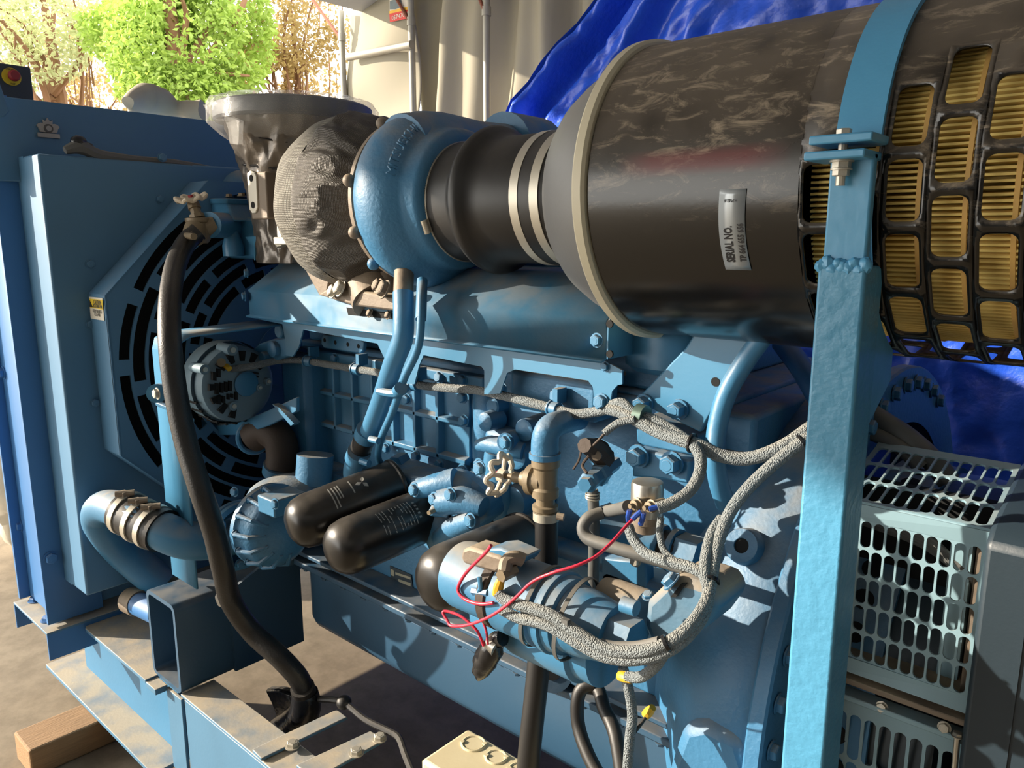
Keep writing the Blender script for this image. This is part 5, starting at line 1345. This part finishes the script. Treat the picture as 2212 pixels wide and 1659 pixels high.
c = obj('hose_clamp', M().cyl(at(1180, 1105, y=1.08), at(1180, 1122, y=1.08), .0255, 28), 'zinc', vh)
obj('clamp_screw', M().cyl(at(1203, 1115, y=1.055), at(1218, 1118, y=1.06), .007, 10), 'tan_steel', c)
fh_ = thing('fuel_hose', 'thin grey fuel hose with wire clip hanging from a banjo fitting', 'hose', at(1285, 1200, y=1.11))
obj('hose', M().tube(T([(1280, 1058, 1.1), (1283, 1120, 1.1), (1283, 1200, 1.11), (1282, 1290, 1.12), (1292, 1480, 1.13)]), .0105, 14, smooth=5), 'cable_grey', fh_)
for k in range(3): obj('wire_clip', M().torus(at(1280, 1066 + 5 * k, y=1.1), Vector((.1 * (k - 1), 0, 1)), .0125, .0014, 20, 6), 'zinc', fh_)
bj = thing('banjo_fitting', 'blue banjo bolt fitting at the top of the thin fuel hose', 'fitting', at(1280, 1040, y=1.1))
ba, bb = at(1262, 1048, y=1.06), at(1330, 1000, y=1.22); bdv = (bb - ba)
obj('bolt_body', M().lathe(ba, bdv, [(0, .013), (.012, .014), (.014, .019), (.03, .019), (.034, .016), (.06, .017), (.064, .021), (.09, .021), (.095, .015), (bdv.length, .014)], 6), 'engine_blue', bj)
sw = thing('oil_pressure_switch', 'brown crusted pressure switch with loose wire ends above the banjo fitting', 'switch', at(1280, 975, y=1.12))
obj('body', M().tube(T([(1262, 962, 1.08), (1285, 970, 1.12), (1305, 990, 1.16)]), [.014, .02, .022], 8), 'brown_hose', sw)
obj('flange', M().prism(poly_y([(1258, 960), (1278, 948), (1300, 960), (1315, 985), (1308, 1002), (1290, 990)], 1.14), (0, .02, 0)), 'brown_hose', sw, bevel=.003)
obj('loose_wire', M().tube(T([(1255, 975, 1.08), (1250, 995, 1.07), (1238, 1014, 1.06)]), .0022, 6, smooth=4), 'brown_hose', sw)
obj('loose_wire', M().tube(T([(1272, 985, 1.08), (1258, 1005, 1.07), (1268, 1022, 1.06)]), .0026, 6, smooth=4), 'brown_hose', sw)
obj('screw', M().cyl(at(1288, 985, y=1.1), at(1292, 982, y=1.13), .009, 12), 'tan_steel', sw)
# silver solenoid can
sc_ = thing('stop_solenoid', 'silver cylindrical solenoid can with terminal studs', 'solenoid', at(1400, 1110, y=1.06))
ct_ = at(1399, 1038, y=1.06); cb_ = at(1400, 1112, y=1.06)
obj('can', M().lathe(Vector((ct_.x, 1.06, cb_.z)), Z, [(0, .027), (ct_.z - cb_.z - .006, .027), (ct_.z - cb_.z - .002, .0255), (ct_.z - cb_.z, .02), (ct_.z - cb_.z, .001)], 36), 'steel', sc_)
obj('base', M().lathe(Vector((ct_.x, 1.06, cb_.z - .03)), Z, [(0, .018), (.015, .022), (.018, .028), (.03, .028)], 28), 'tan_steel', sc_)
for u, v in ((1360, 1094), (1391, 1098)):
    a_ = at(u, v, y=1.0); obj('terminal_stud', M().lathe(a_, Y + Vector((.2, 0, 0)), [(0, .004), (.008, .004), (.009, .0085), (.016, .0085), (.017, .011), (.02, .011), (.021, .008), (.045, .008)], 14), 'brass', sc_)
for pts in ([(1402, 1100, 1.0), (1412, 1097, 1.005), (1422, 1095, 1.01)], [(1385, 1105, .995), (1375, 1113, .99), (1366, 1122, .985)], [(1360, 1102, .995), (1357, 1115, .995), (1358, 1124, 1.0)], [(1390, 1108, .995), (1388, 1120, .995), (1384, 1132, 1.0)]):
    obj('crimp_terminal', M().tube(T(pts), .0045, 8), 'blue_plastic', sc_)
obj('side_hose', M().tube(T([(1310, 1105, 1.1), (1335, 1100, 1.07), (1358, 1094, 1.02)]), .011, 12), 'cable_grey', sc_)
# fuel pump cylinder below
fp = thing('fuel_pump', 'blue cylindrical fuel pump with hex union below the silver solenoid', 'pump', at(1400, 1180, y=1.12))
obj('cylinder', M().tube(T([(1290, 1128, 1.15), (1300, 1130, 1.15), (1350, 1152, 1.17), (1430, 1180, 1.18)]), [.03, .042, .042, .040], 28), 'engine_blue', fp)
obj('union', M().cyl(at(1428, 1182, y=1.18), at(1470, 1195, y=1.18), .034, 24), 'brown_hose', fp)
obj('hex_union', M().cyl(at(1468, 1190, y=1.18), at(1515, 1205, y=1.18), .036, 6), 'engine_blue', fp)
obj('collar', M().cyl(at(1455, 1188, y=1.18), at(1466, 1191, y=1.18), .040, 24), 'engine_blue', fp)
obj('lower_plate', M().prism(poly_y([(1298, 1205), (1395, 1215), (1398, 1290), (1300, 1285)], 1.2), (0, .03, 0)), 'engine_blue', fp, bevel=.004)
bolt(fp, at(1373, 1212, y=1.15), (0, -1, 0), .009, 'zinc')
rh = thing('return_hose', 'dusty brown return hose curling under the fuel pump', 'hose', at(1300, 1180, y=1.06))
obj('hose', M().tube(T([(1300, 1108, 1.09), (1272, 1118, 1.07), (1259, 1140, 1.06), (1270, 1163, 1.055), (1310, 1178, 1.055), (1370, 1195, 1.06), (1440, 1215, 1.07), (1510, 1238, 1.07)]), .0115, 14, smooth=5), 'cable_grey', rh)
# ================================================================== wiring looms
def loom(label, pts, r, m='loom', nm='wiring_loom', cat='cable', clips=()):
    p3 = T(pts)
    if not clips: return obj(nm, M().tube(p3, r, 12, smooth=6), m, label=label, cat=cat, ang=60, group='braided looms' if nm == 'wiring_loom' else None)
    t = thing(nm, label, cat, p3[len(p3) // 2] - Z * .01, 'braided looms')
    obj('sleeve', M().tube(p3, r, 12, smooth=6), m, t, ang=60)
    for (u, v, y, du, dv, m2, k) in clips:
        sp_, _ = spline(p3, [0] * len(p3), 8); c0_ = at(u, v, y=y); k0 = min(range(1, len(sp_) - 1), key=lambda i: (sp_[i] - c0_).length)
        d = (sp_[k0 + 1] - sp_[k0 - 1]).normalized(); hl = max((at(u + du, v + dv, y=y) - c0_).length, .004)
        a = sp_[k0] - d * hl; b = sp_[k0] + d * hl
        if m2 == 'tape_black': a, b = a.lerp(b, .28), a.lerp(b, .72)
        Ld = (b - a).length
        cl = obj('p_clip' if m2 != 'tape_black' else 'cable_tie', M().lathe(a, d, [(0, r * .8), (0, r * k), (Ld, r * k), (Ld, r * .8)], 24, caps=False), m2, t)
        if m2 == 'engine_blue':
            obj('clip_rim', M().cyl(a - d * .002, a + d * .001, r * k * 1.15, 20), m2, cl); obj('clip_tab', M().box(tuple((a + b) / 2 + Vector((-.006, 0, r))), tuple((a + b) / 2 + Vector((.006, .03, r + .03)))), m2, cl)
    return t
loom('main braided wiring loom running along the engine from the alternator', [(500, 797, 1.06), (545, 791, 1.1), (600, 779, 1.17), (650, 778, 1.2), (700, 786, 1.215), (765, 797, 1.21), (820, 806, 1.205), (890, 829, 1.19), (960, 838, 1.18), (1030, 843, 1.17), (1100, 858, 1.17), (1190, 881, 1.165), (1240, 894, 1.16), (1290, 889, 1.155), (1335, 878, 1.145)], .0098,
     clips=((666, 780, 1.2, 5, 1, 'engine_blue', 1.5), (768, 797, 1.2, 6, 1.5, 'engine_blue', 1.5), (893, 828, 1.185, 6, 1.5, 'engine_blue', 1.5), (1196, 882, 1.163, 8, 2, 'engine_blue', 1.45)))
loom('upper braided loom passing through the green clamp', [(1322, 874, 1.14), (1345, 870, 1.135), (1372, 893, 1.13), (1410, 905, 1.13), (1455, 930, 1.13), (1497, 958, 1.125), (1530, 972, 1.13), (1590, 985, 1.15), (1640, 990, 1.17)], .0088, clips=((1374, 897, 1.115, 9, 4, 'green_zinc', 2.3),))
loom('thick braided loom curving behind the light blue post', [(1315, 884, 1.135), (1340, 890, 1.13), (1375, 908, 1.12), (1420, 932, 1.115), (1470, 950, 1.11), (1510, 962, 1.11), (1560, 985, 1.12), (1620, 990, 1.13), (1690, 965, 1.14), (1750, 925, 1.16), (1800, 890, 1.18)], .0112, clips=((1497, 953, 1.108, 4, 2, 'tape_black', 1.5),))
loom('short braided sleeve with a bare wire end beside the green clamp', [(1372, 906, 1.11), (1340, 912, 1.105), (1320, 924, 1.1), (1306, 936, 1.095)], .0068)
loom('thin dark wire hanging from the short braided sleeve', [(1307, 935, 1.095), (1292, 952, 1.09), (1275, 968, 1.085), (1262, 978, 1.085)], .0026, 'brown_hose', 'wire')
loom('pale braided loom arching down to the silver solenoid', [(1500, 962, 1.1), (1513, 990, 1.09), (1510, 1025, 1.075), (1490, 1060, 1.055), (1455, 1085, 1.03), (1420, 1098, 1.01)], .0098)
loom('braided loom dropping from the solenoid to the loom junction', [(1358, 1138, 1.02), (1368, 1165, 1.01), (1395, 1195, 1.0), (1440, 1212, .99), (1490, 1225, .985), (1528, 1245, .98)], .0088)
loom('thin braided loom beside the fuel pump', [(1428, 1118, 1.04), (1425, 1150, 1.03), (1435, 1190, 1.02), (1465, 1216, 1.01), (1510, 1235, 1.0)], .0058)
loom('long braided loom sweeping from the post round the starter motor', [(1790, 925, 1.12), (1740, 950, 1.1), (1680, 995, 1.08), (1620, 1050, 1.06), (1578, 1105, 1.045), (1552, 1170, 1.02), (1538, 1240, .99), (1525, 1300, .95), (1490, 1352, .91), (1440, 1390, .885), (1380, 1408, .87), (1310, 1402, .862), (1250, 1368, .858), (1190, 1328, .856), (1135, 1310, .856), (1092, 1296, .858), (1078, 1282, .86)], .0095,
     clips=((1537, 1252, .975, 3, 8, 'tape_black', 1.4), (1437, 1388, .872, 5, -4, 'tape_black', 1.35), (1735, 952, 1.09, 4, -3, 'tape_black', 1.35)))
loom('second braided loom running beside the long loom under the starter', [(1560, 1120, 1.05), (1535, 1160, 1.02), (1522, 1230, .985), (1530, 1290, .96), (1510, 1345, .925), (1455, 1400, .89), (1385, 1424, .872), (1310, 1420, .862), (1245, 1388, .858), (1180, 1350, .857), (1120, 1335, .858), (1085, 1318, .862)], .0088)
loom('third braided loom looping lowest under the starter', [(1532, 1262, .99), (1518, 1310, .96), (1480, 1365, .92), (1440, 1405, .9), (1415, 1440, .9), (1385, 1462, .91), (1355, 1462, .915)], .0085)
loom('short dark braided lead tucked under the hex cap', [(1298, 1390, .872), (1330, 1396, .875), (1380, 1395, .88), (1425, 1385, .885)], .0075, 'cable_grey')
# red wires
loom('long red wire draped across the starter motor', [(1366, 1122, .985), (1345, 1145, .96), (1318, 1175, .93), (1285, 1203, .90), (1245, 1222, .875), (1195, 1237, .858), (1150, 1257, .852), (1115, 1290, .848), (1085, 1315, .845), (1050, 1336, .845), (1010, 1350, .85), (976, 1352, .855), (966, 1340, .858), (957, 1322, .86), (972, 1322, .865), (1000, 1334, .87), (1030, 1362, .875), (1045, 1395, .88)], .0026, 'red_wire', 'wire', 'wire')
loom('short red wire looped over the starter cap', [(1061, 1178, .86), (1050, 1193, .86), (1030, 1213, .862), (1005, 1240, .865), (990, 1268, .865), (994, 1285, .863), (1012, 1298, .862), (1040, 1305, .86), (1066, 1302, .86)], .003, 'red_wire', 'wire', 'wire')
loom('thin red wire down to the taped sensor', [(1042, 1340, .88), (1050, 1362, .88), (1054, 1392, .88)], .0022, 'red_wire', 'wire', 'wire')
for nm_, uu in (('yellow crimp connector below the lowest loom', [(1340, 1460, .92), (1352, 1463, .915), (1364, 1468, .912)]), ('yellow crimp connector dangling over the oil pan edge', [(1395, 1545, 1.0), (1402, 1537, 1.0), (1410, 1528, 1.0)])):
    obj('crimp_connector', M().tube(T(uu), [.008, .0085, .006], 10), 'yellow_plastic', label=nm_, cat='connector')
tp = thing('taped_sensor', 'dangling sensor wrapped in shiny black tape', 'sensor', at(1045, 1460, y=.9))
bt_ = M().tube(T([(1073, 1385, .9), (1062, 1402, .9), (1050, 1425, .9), (1040, 1445, .9), (1030, 1464, .9)]), [.012, .021, .022, .018, .008], 18, smooth=4)
for v in bt_.v: v += Vector((1, 1, 1)) * .004 * nz3(v.x * 60, v.y * 60, v.z * 60)
obj('tape_wrap', bt_, 'tape_black', tp, ang=60)
obj('steel_collar', M().cyl(at(1060, 1382, y=.9), at(1078, 1398, y=.9), .019, 18), 'steel', tp)
obj('plug', M().cyl(at(1076, 1380, y=.9), at(1086, 1378, y=.9), .014, 14), 'tape_black', tp)
# hoses at the bottom right
for lb2, pts, r_, m_ in (('black battery cable arching up beside the oil pan, left strand', [(1320, 1720, .98), (1275, 1640, 1.0), (1250, 1570, 1.02), (1248, 1510, 1.03), (1262, 1483, 1.04), (1285, 1478, 1.05)], .0125, 'rubber'),
                     ('black battery cable falling beside the oil pan, right strand', [(1270, 1484, 1.05), (1293, 1492, 1.05), (1305, 1530, 1.03), (1330, 1590, 1.0), (1350, 1720, .96)], .0125, 'rubber'),
                     ('pale braided cable hanging straight down to the bottom edge', [(1345, 1440, .97), (1358, 1490, .97), (1366, 1545, .97), (1360, 1600, .96), (1352, 1720, .95)], .0085, 'loom'),
                     ('thin dark lead with a yellow end beside the hanging cable', [(1364, 1590, .965), (1380, 1570, .98), (1400, 1542, 1.0)], .003, 'rubber')):
    loom(lb2, pts, r_, m_, 'cable')
loom('tall blue green breather pipe curving beside the flywheel housing', [(1650, 725, 1.16), (1610, 780, 1.16), (1570, 850, 1.15), (1550, 920, 1.14), (1545, 980, 1.13), (1552, 1040, 1.14), (1568, 1090, 1.16)], .0165, 'engine_blue', 'breather_pipe', 'pipe')
loom('dark blue pipe crossing behind the light blue post', [(1690, 740, 1.5), (1735, 800, 1.45), (1770, 860, 1.42), (1810, 930, 1.4)], .022, 'radiator_blue', 'pipe', 'pipe')
obj('coupling_guard', M().prism([(-.50, 1.34, 1.0), (-.50, 1.66, 1.29), (-.50, 1.9, 1.2), (-.50, 1.9, .9), (-.5, 1.34, .9)], (.012, 0, 0)), 'blue_tarp', label='plate with holes, blue light put into its colour, behind the flywheel housing', cat='plate', ang=0)  # tarpaulin blue stands for the blue light falling on this plate
# ================================================================== generator end
gn = thing('generator', 'pale grey blue generator body with slotted louvre covers', 'generator', (.2, 1.7, .35))
GY = 1.25
def slotted(nm, P0, ux, uz, W, H, cols, rows, mx_, mz, sw, par, m='generator_grey', n=5):
    """sheet of W x H from P0 with rounded slots; returns mesh object"""
    mb = M(); cw = (W - 2 * mx_) / cols; rh_ = (H - 2 * mz) / rows
    def pnt(a, b): return P0 + ux * a + uz * b
    # margins
    for (a0, a1, b0, b1) in ((0, W, 0, mz), (0, W, H - mz, H), (0, mx_, mz, H - mz), (W - mx_, W, mz, H - mz)):
        mb.add([pnt(a0, b0), pnt(a1, b0), pnt(a1, b1), pnt(a0, b1)], [(0, 1, 2, 3)])
    for i in range(cols):
        for j in range(rows):
            a0, a1, b0, b1 = mx_ + i * cw, mx_ + (i + 1) * cw, mz + j * rh_, mz + (j + 1) * rh_
            hw_ = cw * sw / 2; cxx = (a0 + a1) / 2; hh = rh_ / 2 - cw * (1 - sw) * .55; czz = (b0 + b1) / 2
            inn = []; out = []
            for s0, cz_ in ((0, czz + hh - hw_), (1, czz - hh + hw_)):
                for k in range(9):
                    t = PI * s0 + PI * k / 8
                    inn.append(pnt(cxx + hw_ * math.cos(t), cz_ + hw_ * math.sin(t)))
                    c_, s_ = math.cos(t), math.sin(t)
                    qx = a1 if c_ > 0 else a0; qz = b1 if s0 == 0 else b0
                    if abs(c_) >= abs(s_) - 1e-9: out.append(pnt(qx, cz_ + (qz - cz_) * min(1, abs(s_ / c_))))
                    else: out.append(pnt(cxx + (qx - cxx) * min(1, abs(c_ / s_)), qz))
            n_ = len(inn)
            mb.add(inn + out, [(q, (q + 1) % n_, (q + 1) % n_ + n_, q + n_) for q in range(n_)])
    o = obj(nm, mb, m, par, ang=0)
    q = o.modifiers.new('s', 'SOLIDIFY'); q.thickness = .004
    return o
gx0, gx1 = -.40, -.178
z0 = at(2075, 1535, y=GY).z; z1 = at(2140, 1148, y=GY).z; zg1 = z1 - .034
# front louvre
slotted('front_louvre', Vector((gx0, GY, z0 - .0)), X, Z, gx1 - gx0, z1 - z0, 11, 5, .006, .026, .83, gn)
top_dir = Vector((0, .22, .047)); tl = top_dir.length
slotted('top_louvre', Vector((gx0, GY, z1)), X, top_dir.normalized(), gx1 - gx0, tl, 11, 3, .006, .012, .83, gn)
obj('ridge', M().cyl((gx0, GY + .003, z1), (gx1, GY + .003, z1), .004, 8), 'generator_grey', gn)
# interior: near-black sheet standing for inner shade, frames and fan hood
obj('winding_shade', M().box((gx0 - .01, GY + .14, .35), (.4, GY + .16, z1 + .0)), 'void_shade', gn)
obj('inner_floor', M().box((gx0, GY + .01, z0 - .02), (gx1, GY + .14, z0 + .02)), 'tan_steel', gn)
obj('inner_frame', M().box((-.235, GY + .05, z0), (-.205, GY + .075, z1 - .02)), 'generator_grey', gn)
obj('inner_rib', M().box((-.195, GY + .02, z0), (-.185, GY + .06, z1 - .02)), 'tan_steel', gn)
for i in range(6):
    obj('lead_cable', M().tube([(gx0, GY + .07 + .008 * i, z1 - .03 - .008 * i), (-.28, GY + .06 + .008 * i, z1 - .045 - .008 * i), (-.2, GY + .05 + .008 * i, z1 - .10 - .006 * i)], .0045, 8, smooth=4), 'cable_grey', gn)
# seam rails
zs = at(2000, 1575, y=GY).z
for dz in (0, -.03):
    obj('seam_rail', M().box((gx0, GY - .012, z0 - .018 + dz), (gx1 + .0, GY + .02, z0 - .008 + dz)), 'tan_steel' if dz == 0 else 'generator_grey', gn, bevel=.002)
for u, v in ((1905, 1528), (2040, 1572)): bolt(gn, at(u, v, y=GY - .004), (0, -1, .3), .008, 'zinc')
obj('seam_stud', M().cyl(at(2068, 1590, y=GY - .02), at(2062, 1659, y=GY - .02), .0045, 10), 'steel', gn)
bolt(gn, at(2068, 1590, y=GY - .02), Z, .007, 'steel', 'nut')
slotted('lower_louvre', Vector((gx0, GY, z0 - .36)), X, Z, gx1 - gx0, .31, 9, 3, .006, .022, .78, gn)
# generator frame shell to the right (shade put into its dark colour)
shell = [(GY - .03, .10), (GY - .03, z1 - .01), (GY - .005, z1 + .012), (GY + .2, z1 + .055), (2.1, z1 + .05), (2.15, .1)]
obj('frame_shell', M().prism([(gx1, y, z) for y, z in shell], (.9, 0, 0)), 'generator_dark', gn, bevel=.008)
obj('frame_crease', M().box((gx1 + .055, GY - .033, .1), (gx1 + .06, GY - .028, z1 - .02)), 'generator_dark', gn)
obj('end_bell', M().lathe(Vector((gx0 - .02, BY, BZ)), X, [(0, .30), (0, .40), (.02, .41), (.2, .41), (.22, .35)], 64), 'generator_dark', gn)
# cables leaving the top of the generator behind the post
loom('bundle of dark cables rising behind the post over the louvre', [(1860, 880, 1.5), (1915, 915, 1.5), (1960, 945, 1.5), (2010, 990, 1.5), (2050, 1040, 1.5)], .02, 'cable_grey', 'cable', 'cable')
loom('second dark cable lying on the louvre top', [(1870, 930, 1.48), (1915, 950, 1.48), (1955, 975, 1.48), (1990, 1010, 1.48)], .014, 'cable_grey', 'cable', 'cable')
for o in bpy.data.objects:
    if '_base' in o: del o['_base']
